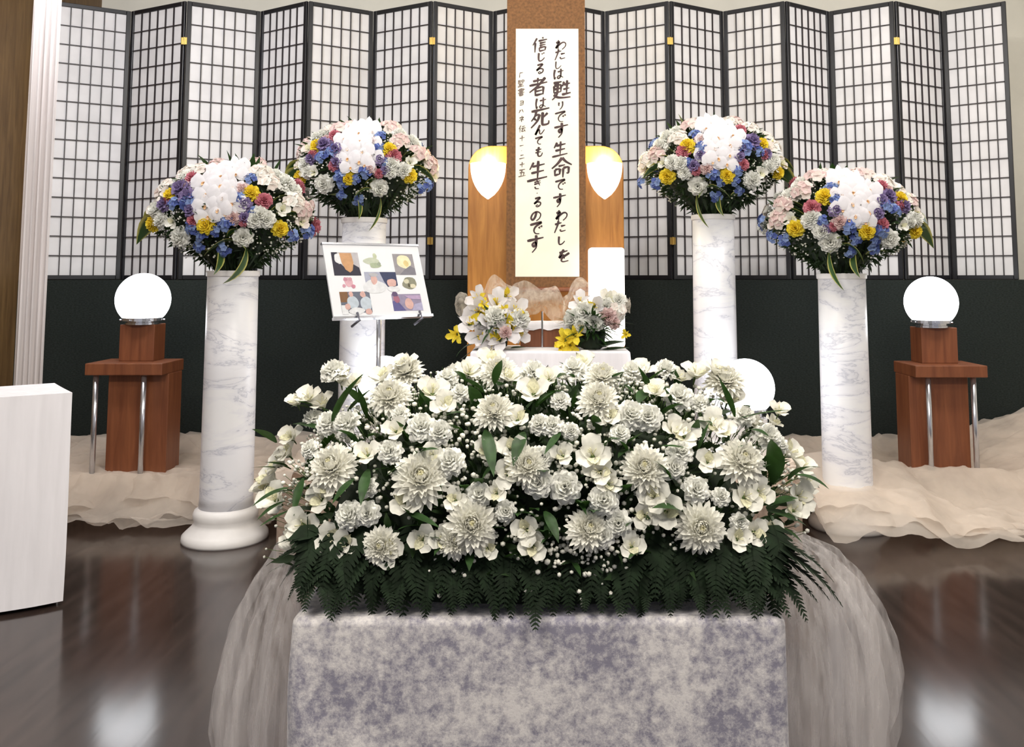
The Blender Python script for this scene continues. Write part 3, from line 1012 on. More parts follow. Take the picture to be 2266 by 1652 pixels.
def petal(mb, az, t0, t1, L, Wd, r0=0.0, z0=0.0, tip=1.0, cup=0.15, ruf=0.0, nu=4, nv=3, mi=0, rg=rnd, shape=0.8):
    """one petal: starts at radius r0, height z0, rises at angle t0 and bends to t1"""
    ca, sa = math.cos(az), math.sin(az)
    rows = []
    r, z = r0, z0
    for i in range(nu + 1):
        u = i / nu
        w = Wd * (0.25 + 0.75 * math.sin(PI * min(1, u * 0.62 + 0.02) ** shape)) if tip >= 1 else Wd * math.sin(PI * (0.06 + 0.94 * u) ** shape)
        if tip >= 1 and i == nu:
            w *= 0.62
        row = []
        for j in range(nv + 1):
            s = -1 + 2 * j / nv
            rr = r - (abs(s) ** 2) * (0.10 * L if i == nu else 0)
            zz = z + cup * abs(s) ** 2 * w + (rg.uniform(-ruf, ruf) if u > 0.5 else 0)
            x, y = rr, s * w
            row.append((x * ca - y * sa, x * sa + y * ca, zz))
        rows.append(row)
        a = t0 + (t1 - t0) * (u + 0.5 / nu)
        r += L / nu * math.cos(a)
        z += L / nu * math.sin(a)
    mb.grid(rows, mi)


def carnation(mat_, seed, full=6):
    rg = random.Random(seed)
    mb = MB()
    for k in range(full):
        f = k / (full - 1)
        n_ = 5 + int(4 * (1 - f) + 0.5)
        t0 = math.radians(20 + 68 * f)
        t1 = math.radians(-25 + 95 * f)
        for i in range(n_):
            petal(mb, 2 * PI * (i + rg.uniform(-.2, .2)) / n_ + k * 0.7, t0, t1, 0.95 - 0.28 * f, 0.34, 0.03, 0.02 + 0.12 * f, 1, rg.uniform(-0.25, 0.35), 0.15, 3, 5, 0, rg)
    mb.lathe([(0.02, -0.55), (0.16, -0.5), (0.2, 0.0)], 8, mi=1)
    return mb.mesh('carnation', [mat_, M['leaf']], True)


def mum(seed):
    rg = random.Random(seed)
    mb = MB()
    R = 9
    for k in range(R):
        f = k / (R - 1)
        n_ = int(24 - 11 * f)
        t0 = math.radians(8 + 66 * f)
        t1 = math.radians(-10 + 145 * f)
        for i in range(n_):
            petal(mb, 2 * PI * (i + rg.uniform(-.25, .25)) / n_ + k * 0.37, t0 + rg.uniform(-.1, .1), t1 + rg.uniform(-.15, .15), (0.98 - 0.50 * f) * rg.uniform(0.88, 1.06), 0.125 - 0.02 * f, 0.04, 0.05 + 0.22 * f, 1, 0.5, 0.015, 3, 2, 1 if f > 0.80 else 0, rg, 0.75)
    mb.lathe([(0.03, -0.3), (0.22, -0.2), (0.3, 0.06)], 8, mi=2)
    return mb.mesh('chrysanthemum', [M['w_mum'], M['w_mum_c'], M['leaf']], True)


def alstroemeria(seed, m0, m1, wide=0.46):
    rg = random.Random(seed)
    mb = MB()
    for i in range(3):
        petal(mb, 2 * PI * i / 3 + rg.uniform(-.1, .1), math.radians(66), math.radians(rg.uniform(-8, 18)), 1.15, wide, 0.03, -0.3, 1, 0.25, 0.03, 5, 4, 0, rg)
    for i in range(3):
        petal(mb, 2 * PI * (i + .5) / 3 + rg.uniform(-.1, .1), math.radians(72), math.radians(rg.uniform(5, 30)), 1.05, wide * 0.66, 0.02, -0.28, 0.5, 0.35, 0.02, 5, 3, 0 if i else 1, rg)
    for i in range(5):
        a = rg.uniform(0, 6.28)
        mb.tube([(0, 0, -0.1), (0.10 * math.cos(a), 0.10 * math.sin(a), 0.25), (0.22 * math.cos(a), 0.22 * math.sin(a), 0.45)], [0.02, 0.018, 0.03], 4, 1)
    mb.tube([(0, 0, -0.75), (0, 0, -0.3), (0, 0, -0.12)], [0.03, 0.07, 0.16], 6, 2)
    return mb.mesh('alstroemeria', [m0, m1, M['stem']], True)


def orchid(seed):
    rg = random.Random(seed)
    mb = MB()
    for a in (90, 210, 330):
        petal(mb, math.radians(a), 0.15, -0.15, 0.98, 0.30, 0.02, -0.03, 0.5, 0.1, 0.01, 5, 3, 0, rg, 0.75)
    for a in (10, 170):
        petal(mb, math.radians(a), 0.25, -0.25, 1.02, 0.52, 0.0, 0.02, 1, -0.08, 0.03, 5, 5, 0, rg)
    return mb.mesh('orchid', [M['orchid']], True)


def orchid_lip(seed):
    rg = random.Random(seed)
    mb = MB()
    petal(mb, math.radians(270), 0.9, 0.1, 0.34, 0.11, 0.0, 0.04, 0.5, 0.6, 0.0, 4, 3, 0, rg)
    petal(mb, math.radians(215), 1.1, 1.3, 0.2, 0.08, 0.02, 0.04, 0.5, 0.4, 0.0, 3, 2, 0, rg)
    petal(mb, math.radians(325), 1.1, 1.3, 0.2, 0.08, 0.02, 0.04, 0.5, 0.4, 0.0, 3, 2, 0, rg)
    mb.lathe([(0.01, 0.02), (0.06, 0.06), (0.05, 0.12), (0.005, 0.15)], 6, 0, 0.03)
    return mb.mesh('lip', [M['orchid_c']], True)


def floret_spray(seed, mats, nf=7, size=0.42):
    """several small five-petalled florets on one stem (delphinium, stock)"""
    rg = random.Random(seed)
    mb = MB()
    for k in range(nf):
        sub = MB()
        for i in range(5):
            petal(sub, 2 * PI * i / 5, 0.5, 0.0, size, size * 0.42, 0.01, 0, 1, 0.1, 0.02, 3, 2, 0, rg)
        a = 2 * PI * k / nf * 1.9
        rr = 0.70 * math.sqrt((k + 0.3) / nf)
        c = Vector((rr * math.cos(a), rr * math.sin(a), 0.55 * (1 - rr * rr) + rg.uniform(-.1, .1)))
        q = Vector((c.x, c.y, 0.7)).normalized().to_track_quat('Z', 'Y')
        mb.add([c + q @ Vector(v) for v in sub.v], sub.f, 0 if k % 2 else (1 if len(mats) > 2 else 0))
    mb.tube([(0, 0, -0.9), (0, 0, 0.3)], 0.03, 4, len(mats) - 1)
    return mb.mesh('flower_spray', mats, True)


def blade(L=1.0, Wd=0.14, droop=0.5, mat_=None, nu=7, name='leaf', edge=False, fold=0.25):
    """lance-shaped leaf along +Z, bending towards +X"""
    rows, es = [], []
    r, z = 0.0, 0.0
    for i in range(nu + 1):
        u = i / nu
        w = Wd * math.sin(PI * (0.04 + 0.955 * u) ** 0.85)
        a = PI / 2 - droop * u
        rows.append([(r - fold * abs(s) * w * 0.6, s * w, z) for s in (-1, -0.55, 0, 0.55, 1)])
        es += [1, 0.42, 0.05, 0.42, 1]
        r += L / nu * math.cos(a)
        z += L / nu * math.sin(a)
    mb = MB(); mb.grid(rows)
    me = mb.mesh(name, mat_, True)
    if edge:
        at_ = me.attributes.new('edge', 'FLOAT', 'POINT')
        at_.data.foreach_set('value', es)
    return me


def fern(seed, droop=0.9, n_=13):
    rg = random.Random(seed)
    mb = MB()
    pts = []
    r, z = 0.0, 0.0
    for i in range(n_ + 3):
        u = i / (n_ + 2)
        pts.append((Vector((r, 0, z)), u))
        a = PI / 2 - droop * u
        r += math.cos(a) / (n_ + 2)
        z += math.sin(a) / (n_ + 2)
    mb.tube([p for p, u in pts], [0.010 * (1 - 0.7 * u) for p, u in pts], 4)
    for k in range(2, n_ + 2):
        p, u = pts[k]
        q = pts[min(k + 1, len(pts) - 1)][0]
        td = (q - p).normalized()
        L = 0.30 * (1 - u) ** 0.75 + 0.02
        for s in (-1, 1):
            d = (td * 0.62 + Vector((0, s, 0)) * 0.8 + Vector((rg.uniform(-.08, .08), 0, 0))).normalized()
            nrm = td.cross(Vector((0, s, 0))).normalized()
            wdir = d.cross(nrm).normalized()
            L_ = L * rg.uniform(0.9, 1.08)
            vs, fs = [], []
            # serrated pinna: outline of teeth either side of the midrib
            nt_ = 4
            for i in range(nt_ + 1):
                f = i / nt_
                w = 0.105 * L_ * (1 - f) ** 0.8 * 2 + 0.004
                vs += [p + d * L_ * f + wdir * (w if i else 0.01), p + d * L_ * f, p + d * L_ * f - wdir * (w if i else 0.01)]
                if i < nt_:
                    vs += [p + d * L_ * (f + 0.20) + wdir * w * 0.75, p + d * L_ * (f + 0.12), p + d * L_ * (f + 0.20) - wdir * w * 0.75]
            nr = len(vs) // 3
            for i in range(nr - 1):
                fs += [(3 * i, 3 * i + 1, 3 * i + 4, 3 * i + 3), (3 * i + 1, 3 * i + 2, 3 * i + 5, 3 * i + 4)]
            mb.add(vs, fs)
    return mb.mesh('fern_frond', [M['fern']], False)


ME = {
    'mum': [mum(1), mum(2), mum(3)],
    'carn': [carnation(M['w_carn'], 1), carnation(M['w_carn'], 2), carnation(M['w_carn'], 3)],
    'alstro': [alstroemeria(i, M['alstro'], M['alstro_c']) for i in range(4)],
    'blushal': [alstroemeria(i + 9, M['blush'], M['alstro_c']) for i in range(2)],
    'pink': [carnation(M['pink'], 5), carnation(M['pink'], 6)],
    'palepink': [carnation(M['palepink'], 7), carnation(M['palepink'], 8)],
    'yellow': [carnation(M['yellow'], 9), carnation(M['yellow'], 10)],
    'purple': [carnation(M['purple'], 12, 4), carnation(M['purple'], 13, 4)],
    'blue': [floret_spray(1, [M['blue'], M['skyblue'], M['stem']]), floret_spray(2, [M['blue'], M['skyblue'], M['stem']])],
    'blush': [floret_spray(3, [M['blush'], M['palepink'], M['stem']], 10, 0.46), floret_spray(4, [M['blush'], M['w_carn'], M['stem']], 10, 0.46)],
    'orchid': [orchid(1), orchid(2)],
    'lip': [orchid_lip(1)],
    'leaf': [blade(1, 0.13, 0.5, M['leaf']), blade(1, 0.17, 0.9, M['leaf']), blade(1, 0.10, 0.2, M['leaf'])],
    'vari': [blade(1, 0.15, 1.3, M['vari'], 8, 'variegated_leaf', True), blade(1, 0.13, 0.8, M['vari'], 8, 'variegated_leaf', True)],
    'fern': [fern(1, 0.7), fern(2, 1.1), fern(3, 1.5)],
    'lily': [alstroemeria(21, M['orchid'], M['yellow'], 0.33), alstroemeria(22, M['orchid'], M['yellow'], 0.33)],
    'ylily': [alstroemeria(23, M['yellow'], M['yellow'], 0.26)],
}
PART = {'mum': 'chrysanthemum', 'carn': 'carnation', 'alstro': 'alstroemeria', 'blushal': 'alstroemeria', 'pink': 'carnation', 'palepink': 'carnation', 'yellow': 'carnation',
        'purple': 'lisianthus', 'blue': 'delphinium', 'blush': 'stock_flower', 'orchid': 'orchid', 'leaf': 'leaf', 'vari': 'variegated_leaf', 'fern': 'fern_frond', 'lily': 'lily', 'ylily': 'lily'}


def put(kind, parent, loc, d, size, spin=None, toward=None):
    me = rnd.choice(ME[kind])
    o = link(PART[kind], me, parent)
    o.location = loc
    q = Vector(d).normalized().to_track_quat('Z', 'Y')
    o.rotation_mode = 'QUATERNION'
    o.rotation_quaternion = q @ Quaternion((0, 0, 1), rnd.uniform(0, 6.28) if spin is None else spin)
    o.scale = (size, size, size)
    return o


def aim_leaf(kind, parent, loc, along, bend_to, size, width=1.0, which=None):
    """leaf or frond: +Z along, bending (+X) towards bend_to"""
    me = rnd.choice(ME[kind]) if which is None else ME[kind][which]
    o = link(PART[kind], me, parent)
    z = Vector(along).normalized()
    x = Vector(bend_to) - z * Vector(bend_to).dot(z)
    if x.length < 1e-4:
        x = Vector((0.01, 0.02, -1)) - z * z.z * -1
    x.normalize()
    y = z.cross(x)
    o.rotation_mode = 'QUATERNION'
    o.rotation_quaternion = Matrix((x, y, z)).transposed().to_quaternion()
    o.location = loc
    o.scale = (size, size * width, size)
    return o


ICO = None


def ico_verts():
    t_ = (1 + 5 ** 0.5) / 2
    v = [(-1, t_, 0), (1, t_, 0), (-1, -t_, 0), (1, -t_, 0), (0, -1, t_), (0, 1, t_), (0, -1, -t_), (0, 1, -t_), (t_, 0, -1), (t_, 0, 1), (-t_, 0, -1), (-t_, 0, 1)]
    f = [(0, 11, 5), (0, 5, 1), (0, 1, 7), (0, 7, 10), (0, 10, 11), (1, 5, 9), (5, 11, 4), (11, 10, 2), (10, 7, 6), (7, 1, 8), (3, 9, 4), (3, 4, 2), (3, 2, 6), (3, 6, 8), (3, 8, 9), (4, 9, 5), (2, 4, 11), (6, 2, 10), (8, 6, 7), (9, 8, 1)]
    L = math.sqrt(1 + t_ * t_)
    return [Vector(a) / L for a in v], f


IV, IF = ico_verts()


def breath(name, parent, pts, rng_, r0, r1, inward=None):
    """tiny white blossoms on hair-thin stems"""
    mb = MB()
    for p, nrm in pts:
        r = rng_.uniform(r0, r1)
        sq = Vector((rng_.uniform(.8, 1.2), rng_.uniform(.8, 1.2), rng_.uniform(.75, 1.1)))
        mb.add([p + Vector((v.x * sq.x, v.y * sq.y, v.z * sq.z)) * r for v in IV], IF, 0)
        q = p - nrm * rng_.uniform(0.03, 0.06) + Vector((rng_.uniform(-.01, .01), rng_.uniform(-.01, .01), -0.01))
        mb.tube([q, p], 0.0007, 3, 1)
    return stuff(mb.build(name, [M['gyp'], M['stem']], parent, True))


def leaf_mass(name, parent, items, mat_):
    """dense filler foliage, one mesh; items: (pos, dir, bend, length, width)"""
    mb = MB()
    for p, d, bnd, L, w in items:
        d = d.normalized()
        side = d.cross(bnd)
        if side.length < 1e-4:
            side = Vector((1, 0, 0))
        side.normalize()
        up = side.cross(d)
        rows = []
        for i in range(4):
            u = i / 3
            c = p + d * L * u + up * (-0.25 * L * u * u)
            ww = w * (0.25, 1.0, 0.75, 0.05)[i]
            rows.append([c - side * ww, c + up * (-0.15 * ww), c + side * ww])
        mb.grid(rows)
    return stuff(mb.build(name, mat_, parent, True))


# ------------------------------------------------------------------ foreground flower mound
MC = Vector(((TX0 + TX1) / 2 + 0.008, YT + 0.36, TZ))
MR = Vector((0.69, 0.34, 0.50))
MN = 2.6


def msurf(p, k=1.0):
    q = p - MC
    return (abs(q.x) / (MR.x * k)) ** MN + (abs(q.y) / (MR.y * k)) ** MN + (max(0, q.z) / (MR.z * k)) ** MN - 1


def mnorm(p):
    q = p - MC
    g = Vector((math.copysign(abs(q.x / MR.x) ** (MN - 1) / MR.x, q.x), math.copysign(abs(q.y / MR.y) ** (MN - 1) / MR.y, q.y), max(0.0, q.z / MR.z) ** (MN - 1) / MR.z))
    return g.normalized() if g.length > 1e-6 else Vector((0, -1, 0))


def mhit(px, py, k=1.0):
    d = ray(px, py)
    d /= d.y
    e = Vector((0, 0, EYE))
    y = 1.95
    while y < 3.0:
        p = e + d * y
        if msurf(p, k) < 0:
            return p
        y += 0.004
    return None


mound = thing('flower_mound', 'wide bank of white chrysanthemums, carnations and alstroemeria on the velvet table', 'flower arrangement', MC)


def mput(kind, px, py, rpx, lift=0.0, updir=0.25, spin=None):
    p = mhit(px, py)
    if p is None:
        # past the outline: stand at mid-depth
        p = at(px, py, MC.y)
    nrm = mnorm(p)
    view = (Vector((0, 0, EYE)) - p).normalized()
    d = (nrm * 0.75 + view * 0.55 + Vector((rnd.uniform(-.25, .25), rnd.uniform(-.2, .2), updir + rnd.uniform(-.2, .2)))).normalized()
    size = rpx / F_PX * p.y
    return put(kind, mound, p + nrm * lift - MC, d, size, spin)


for x, y, r in ((747, 1042, 58), (935, 1062, 66), (1045, 1158, 60), (1165, 1035, 50), (1322, 898, 50), (1425, 1042, 56), (1632, 1028, 56), (1545, 1165, 58), (1298, 1172, 50),
                (868, 893, 50), (1095, 922, 48), (1600, 860, 48), (1330, 850, 42), (1105, 838, 45), (905, 838, 42), (850, 1205, 44), (1010, 1195, 40)):
    mput('mum', x, y, r, 0.012)
for x, y, r in ((700, 935, 26), (735, 945, 33), (775, 945, 34), (935, 952, 38), (975, 962, 32), (1000, 1025, 36), (868, 1003, 32), (780, 1140, 36), (820, 1135, 30), (1195, 945, 28), (1222, 948, 28),
                (1262, 958, 22), (1200, 1013, 27), (1192, 1068, 38), (1250, 1078, 40), (1335, 1108, 38), (1368, 1155, 32), (1393, 925, 38), (1432, 930, 36), (1500, 1005, 34), (1488, 1035, 30),
                (1535, 1085, 34), (1590, 1100, 24), (1500, 888, 36), (1545, 903, 26), (1690, 975, 36), (1715, 990, 24), (1060, 1095, 32), (1630, 1155, 24), (890, 925, 24), (1020, 880, 26),
                (1330, 1180, 34), (1270, 830, 34), (1400, 835, 32), (1470, 830, 30), (990, 850, 30), (745, 835, 36), (695, 1000, 24), (1640, 930, 30), (1180, 835, 34), (1370, 965, 26), (1240, 895, 26), (820, 1080, 24), (1120, 1130, 26)):
    mput('carn', x, y, r, 0.010)
# alstroemeria heads, the lower rim and the fringe at both sides
for x, y, r in ((610, 1065, 46), (632, 1030, 38), (622, 1108, 44), (598, 1085, 36), (655, 975, 34), (648, 1010, 34), (680, 1160, 46), (665, 1190, 40), (720, 1105, 38), (735, 1080, 34), (740, 1190, 40), (770, 1200, 36),
                (938, 1190, 36), (985, 1190, 38), (865, 1215, 40), (905, 1110, 44), (1180, 1205, 38), (1165, 1170, 38), (1125, 1050, 40), (1135, 1000, 40), (690, 890, 36), (720, 905, 36), (665, 900, 30),
                (760, 850, 38), (790, 862, 30), (850, 850, 40), (900, 818, 34), (960, 880, 44), (985, 905, 36), (1040, 835, 40), (1085, 815, 40), (1130, 850, 34), (1145, 935, 34), (1180, 880, 44), (1215, 850, 36),
                (1290, 820, 38), (1310, 1010, 48), (1325, 1045, 40), (1345, 1070, 34), (1420, 835, 36), (1445, 1100, 44), (1470, 1130, 44), (1425, 1140, 36), (1450, 880, 36), (1495, 850, 34), (1535, 840, 40), (1580, 835, 38),
                (1605, 895, 42), (1570, 945, 40), (1590, 960, 36), (1510, 970, 42), (1485, 955, 34), (1640, 1100, 44), (1670, 1090, 38), (1660, 1175, 36), (1625, 1190, 34), (1695, 1175, 34), (1735, 1010, 42), (1760, 1040, 40),
                (1755, 1100, 42), (1770, 1075, 36), (1715, 920, 30), (1700, 945, 26), (1745, 1130, 34), (1395, 1205, 36), (1080, 1210, 30), (1560, 1025, 34), (1345, 930, 34), (1245, 1010, 32), (880, 960, 34), (820, 1010, 36), (960, 1010, 30), (1075, 1000, 32), (1100, 1090, 30), (1010, 1105, 32)):
    mput('alstro', x, y, r * 0.98, 0.016)
# the hidden back and top: a few more of each so the bank is round
for k in range(40):
    a = rnd.uniform(0.1, PI - 0.1)
    b_ = rnd.uniform(0.15, 1.2)
    d = Vector((math.cos(a) * math.cos(b_), math.sin(a) * math.cos(b_), math.sin(b_)))
    s = 1.0
    while msurf(MC + d * s) > 0:
        s -= 0.01
    p = MC + d * s
    if p.y < MC.y + 0.05:
        continue
    nrm = mnorm(p)
    put(rnd.choice(['mum', 'carn', 'alstro', 'carn']), mound, p - MC, nrm + Vector((0, 0, 0.3)), rnd.uniform(0.03, 0.05))

# tapering green leaves that stand out of the bank: (base px, tip px)
for bx, by, tx, ty in ((742, 945, 772, 838), (700, 905, 660, 885), (690, 910, 655, 890), (655, 945, 700, 935), (775, 920, 805, 868), (800, 900, 775, 855), (1095, 860, 1103, 800), (1105, 862, 1138, 822), (1030, 850, 1012, 815),
                       (1270, 845, 1245, 815), (1350, 850, 1380, 815), (1320, 845, 1335, 825), (1400, 880, 1390, 850), (1410, 900, 1430, 850), (1480, 880, 1462, 850), (1620, 930, 1605, 855), (1640, 920, 1655, 890), (1625, 935, 1715, 905),
                       (1640, 960, 1685, 942), (1700, 1070, 1725, 975), (1735, 1065, 1785, 1015), (1740, 1055, 1812, 1048), (1700, 1120, 1750, 1090), (1690, 1130, 1768, 1140), (1720, 1165, 1768, 1185), (1665, 1120, 1735, 1105), (1700, 1140, 1715, 1230),
                       (650, 1130, 592, 1150), (640, 1110, 583, 1128), (650, 1080, 578, 1095), (630, 1040, 575, 1030), (645, 1035, 600, 1020), (620, 985, 575, 945), (680, 1060, 650, 1110), (790, 1060, 745, 1090), (820, 1040, 800, 1085),
                       (860, 1055, 885, 1025), (1190, 900, 1215, 860), (1160, 960, 1140, 990), (1075, 955, 1088, 1010), (1460, 990, 1500, 985), (1540, 1000, 1560, 950), (1240, 960, 1215, 985), (1330, 1000, 1350, 960), (900, 1130, 950, 1150),
                       (1385, 1000, 1370, 960), (1510, 1130, 1470, 1110), (1480, 1060, 1465, 1020), (1205, 1130, 1230, 1165), (1600, 1010, 1640, 985), (920, 1010, 950, 985), (1110, 880, 1085, 860), (1560, 900, 1590, 870), (980, 930, 1010, 905), (1650, 1050, 1690, 1030)):
    pb = mhit(bx, by)
    if pb is None:
        pb = at(bx, by, MC.y)
    pt = mhit(tx, ty)
    Yt = (pt.y - 0.06) if pt is not None else pb.y - 0.05
    tp = at(tx, ty, Yt)
    pb = pb + mnorm(pb) * 0.012
    v = tp - pb
    L = v.length
    o = aim_leaf('leaf', mound, pb - MC, v, mnorm(pb) * -0.4 + Vector((0, 0, -1)), L * 1.4, rnd.uniform(0.8, 1.1))

for k in range(90):                                 # slender blades scattered through the bank
    a = rnd.uniform(PI, 2 * PI)
    b_ = math.asin(rnd.uniform(0.2, 0.97))
    d = Vector((math.cos(a) * math.cos(b_), math.sin(a) * math.cos(b_), math.sin(b_)))
    s = ((abs(d.x) / MR.x) ** MN + (abs(d.y) / MR.y) ** MN + (abs(d.z) / MR.z) ** MN) ** (-1 / MN)
    p = d * s * 0.95
    nrm = mnorm(MC + p)
    aim_leaf('leaf', mound, p, nrm * 0.7 + Vector((rnd.uniform(-1, 1), rnd.uniform(-.4, .2), rnd.uniform(-.3, 1))), (0, -0.3, -1), rnd.uniform(0.06, 0.10), rnd.uniform(0.8, 1.1))

# ferns laid along the front edge and splayed at the corners
rnf = random.Random(5)
for k in range(96):
    row = k % 3
    px_ = 655 + (1742 - 655) * (k + rnf.uniform(-.8, .8)) / 95
    w = at(px_, 1300, YT + 0.02)
    base = Vector((w.x, YT + (0.10, 0.075, 0.055)[row], TZ + (0.185, 0.15, 0.105)[row] + rnf.uniform(-.015, .015)))
    tip = Vector((w.x + rnf.uniform(-.07, .07), YT + rnf.uniform(0.004, 0.02), TZ + (0.05, 0.02, 0.002)[row] + rnf.uniform(0, .015)))
    v = tip - base
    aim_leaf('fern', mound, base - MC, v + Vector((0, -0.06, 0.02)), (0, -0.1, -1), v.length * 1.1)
for bx, by, tx, ty, dY in ((700, 1210, 592, 1255, 0.06), (690, 1225, 622, 1300, 0.05), (700, 1240, 640, 1330, 0.03), (1190, 1270, 1185, 1398, -0.035), (1700, 1200, 1858, 1345, 0.02), (1690, 1215, 1830, 1330, 0.03),
                           (1680, 1230, 1805, 1335, 0.02), (1700, 1245, 1782, 1378, -0.005), (1660, 1250, 1745, 1370, -0.01), (1715, 1195, 1840, 1290, 0.04), (705, 1190, 600, 1215, 0.08), (730, 1240, 660, 1335, 0.0),
                           (1030, 1270, 1022, 1350, -0.02), (850, 1270, 868, 1352, -0.02), (1360, 1280, 1372, 1368, -0.025), (1530, 1280, 1552, 1358, -0.02), (1650, 1280, 1660, 1350, -0.02), (1440, 1285, 1430, 1358, -0.02), (1300, 1285, 1296, 1355, -0.02)):
    pb = at(bx, by, YT + 0.06)
    tp = at(tx, ty, YT + dY)
    v = tp - pb
    bend = Vector((0, -0.4, -1)) if abs(v.x) < 0.03 else Vector((0, 0, -1))
    vn = v.normalized()
    bp_ = (bend - vn * bend.dot(vn)).normalized()
    dirv = vn * math.cos(0.36) - bp_ * math.sin(0.36)
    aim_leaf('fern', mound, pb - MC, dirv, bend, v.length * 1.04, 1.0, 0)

# dark heart of the arrangement, filler leaves, baby's breath
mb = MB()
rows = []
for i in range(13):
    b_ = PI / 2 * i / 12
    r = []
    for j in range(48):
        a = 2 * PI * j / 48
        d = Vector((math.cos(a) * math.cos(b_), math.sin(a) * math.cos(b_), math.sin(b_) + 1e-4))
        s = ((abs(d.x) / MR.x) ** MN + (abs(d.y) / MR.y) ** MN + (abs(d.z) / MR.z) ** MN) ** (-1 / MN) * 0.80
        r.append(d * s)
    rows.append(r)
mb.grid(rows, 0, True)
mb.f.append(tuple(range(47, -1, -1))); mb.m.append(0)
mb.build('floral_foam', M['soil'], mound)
items = []
for k in range(2600):
    a = rnf.uniform(0, 2 * PI)
    b_ = math.asin(rnf.uniform(0.02, 1))
    d = Vector((math.cos(a) * math.cos(b_), math.sin(a) * math.cos(b_), math.sin(b_)))
    s = ((abs(d.x) / MR.x) ** MN + (abs(d.y) / MR.y) ** MN + (abs(d.z) / MR.z) ** MN) ** (-1 / MN)
    p = d * s * rnf.uniform(0.76, 0.93)
    nrm = mnorm(p + MC)
    if p.z < 0.03:
        continue
    items.append((p, nrm + Vector((rnf.uniform(-1, 1), rnf.uniform(-1, 1), rnf.uniform(-.6, 1))), Vector((rnf.uniform(-1, 1), rnf.uniform(-1, 1), 0.3)), rnf.uniform(0.03, 0.075), rnf.uniform(0.004, 0.011)))
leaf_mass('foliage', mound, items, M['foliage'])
bp = []
cl = []
for k in range(150):
    a = rnf.uniform(PI, 2 * PI) if rnf.random() < 0.8 else rnf.uniform(0, PI)
    cl.append((a, math.asin(rnf.uniform(0.30, 1) if rnf.random() < 0.9 else rnf.uniform(0.2, 0.3)), rnf.randint(9, 24)))
for a0, b0, m_ in cl:
    for i in range(m_):
        a = a0 + rnf.gauss(0, 0.10)
        b_ = min(PI / 2, max(0.02, b0 + rnf.gauss(0, 0.08)))
        d = Vector((math.cos(a) * math.cos(b_), math.sin(a) * math.cos(b_), math.sin(b_)))
        s = ((abs(d.x) / MR.x) ** MN + (abs(d.y) / MR.y) ** MN + (abs(d.z) / MR.z) ** MN) ** (-1 / MN)
        p = d * s * rnf.uniform(0.93, 1.03)
        bp.append((p, mnorm(p + MC)))
breath('babys_breath', mound, bp, rnf, 0.0035, 0.0068)

# ------------------------------------------------------------------ four arrangements on the columns
TEMPL = [  # kind, photo px of the first arrangement, radius in px
    ('orchid', 540, 372, 30), ('orchid', 511, 384, 28), ('orchid', 552, 392, 28), ('orchid', 525, 397, 28), ('orchid', 494, 413, 30), ('orchid', 532, 420, 32), ('orchid', 556, 425, 26), ('orchid', 505, 440, 30), ('orchid', 540, 447, 32),
    ('orchid', 560, 460, 30), ('orchid', 508, 466, 30), ('orchid', 535, 474, 30), ('orchid', 515, 488, 26), ('orchid', 548, 482, 26),
    ('yellow', 421, 431, 22), ('yellow', 597, 432, 24), ('yellow', 513, 508, 23), ('yellow', 646, 506, 24), ('yellow', 379, 506, 22),
    ('pink', 464, 396, 22), ('pink', 617, 457, 23), ('pink', 475, 489, 18), ('palepink', 564, 493, 20), ('palepink', 570, 419, 18), ('pink', 420, 453, 14), ('palepink', 445, 412, 15), ('pink', 585, 505, 14),
    ('blue', 466, 451, 26), ('blue', 485, 506, 22), ('blue', 492, 530, 20), ('blue', 546, 504, 22), ('blue', 530, 560, 18), ('blue', 481, 556, 16), ('blue', 688, 514, 22), ('blue', 665, 533, 18), ('blue', 578, 404, 20), ('blue', 574, 440, 20), ('blue', 434, 456, 18), ('blue', 530, 520, 18), ('blue', 600, 480, 16),
    ('purple', 448, 424, 26), ('purple', 470, 440, 24), ('purple', 480, 470, 20), ('purple', 580, 465, 20), ('purple', 410, 455, 20), ('purple', 590, 495, 18),
    ('carn', 447, 525, 26), ('carn', 580, 535, 27), ('carn', 392, 472, 24), ('carn', 405, 490, 20), ('carn', 614, 478, 24), ('carn', 632, 485, 24), ('carn', 605, 500, 22), ('carn', 411, 392, 22), ('carn', 640, 405, 28), ('carn', 655, 425, 26), ('carn', 615, 392, 24), ('carn', 430, 385, 20),
    ('blush', 470, 374, 30), ('blush', 495, 366, 30), ('blush', 590, 378, 32), ('blush', 625, 410, 30), ('blush', 570, 362, 28), ('blush', 440, 385, 28), ('blush', 665, 445, 30), ('blush', 680, 470, 28), ('blush', 385, 410, 28), ('blush', 370, 430, 26), ('blushal', 400, 430, 24), ('blushal', 690, 490, 22), ('blushal', 372, 470, 22),
    ('alstro', 390, 485, 20), ('alstro', 655, 475, 20), ('alstro', 675, 455, 18), ('alstro', 425, 500, 18),
]
LEAVES = [  # variegated blades: base px -> tip px
    (400, 470, 335, 455), (395, 485, 322, 487), (395, 440, 380, 385), (630, 470, 640, 415), (640, 480, 690, 470), (630, 485, 655, 440), (530, 545, 590, 545), (560, 540, 500, 560), (545, 535, 575, 505), (520, 560, 545, 610), (490, 570, 455, 545), (580, 560, 585, 645)]


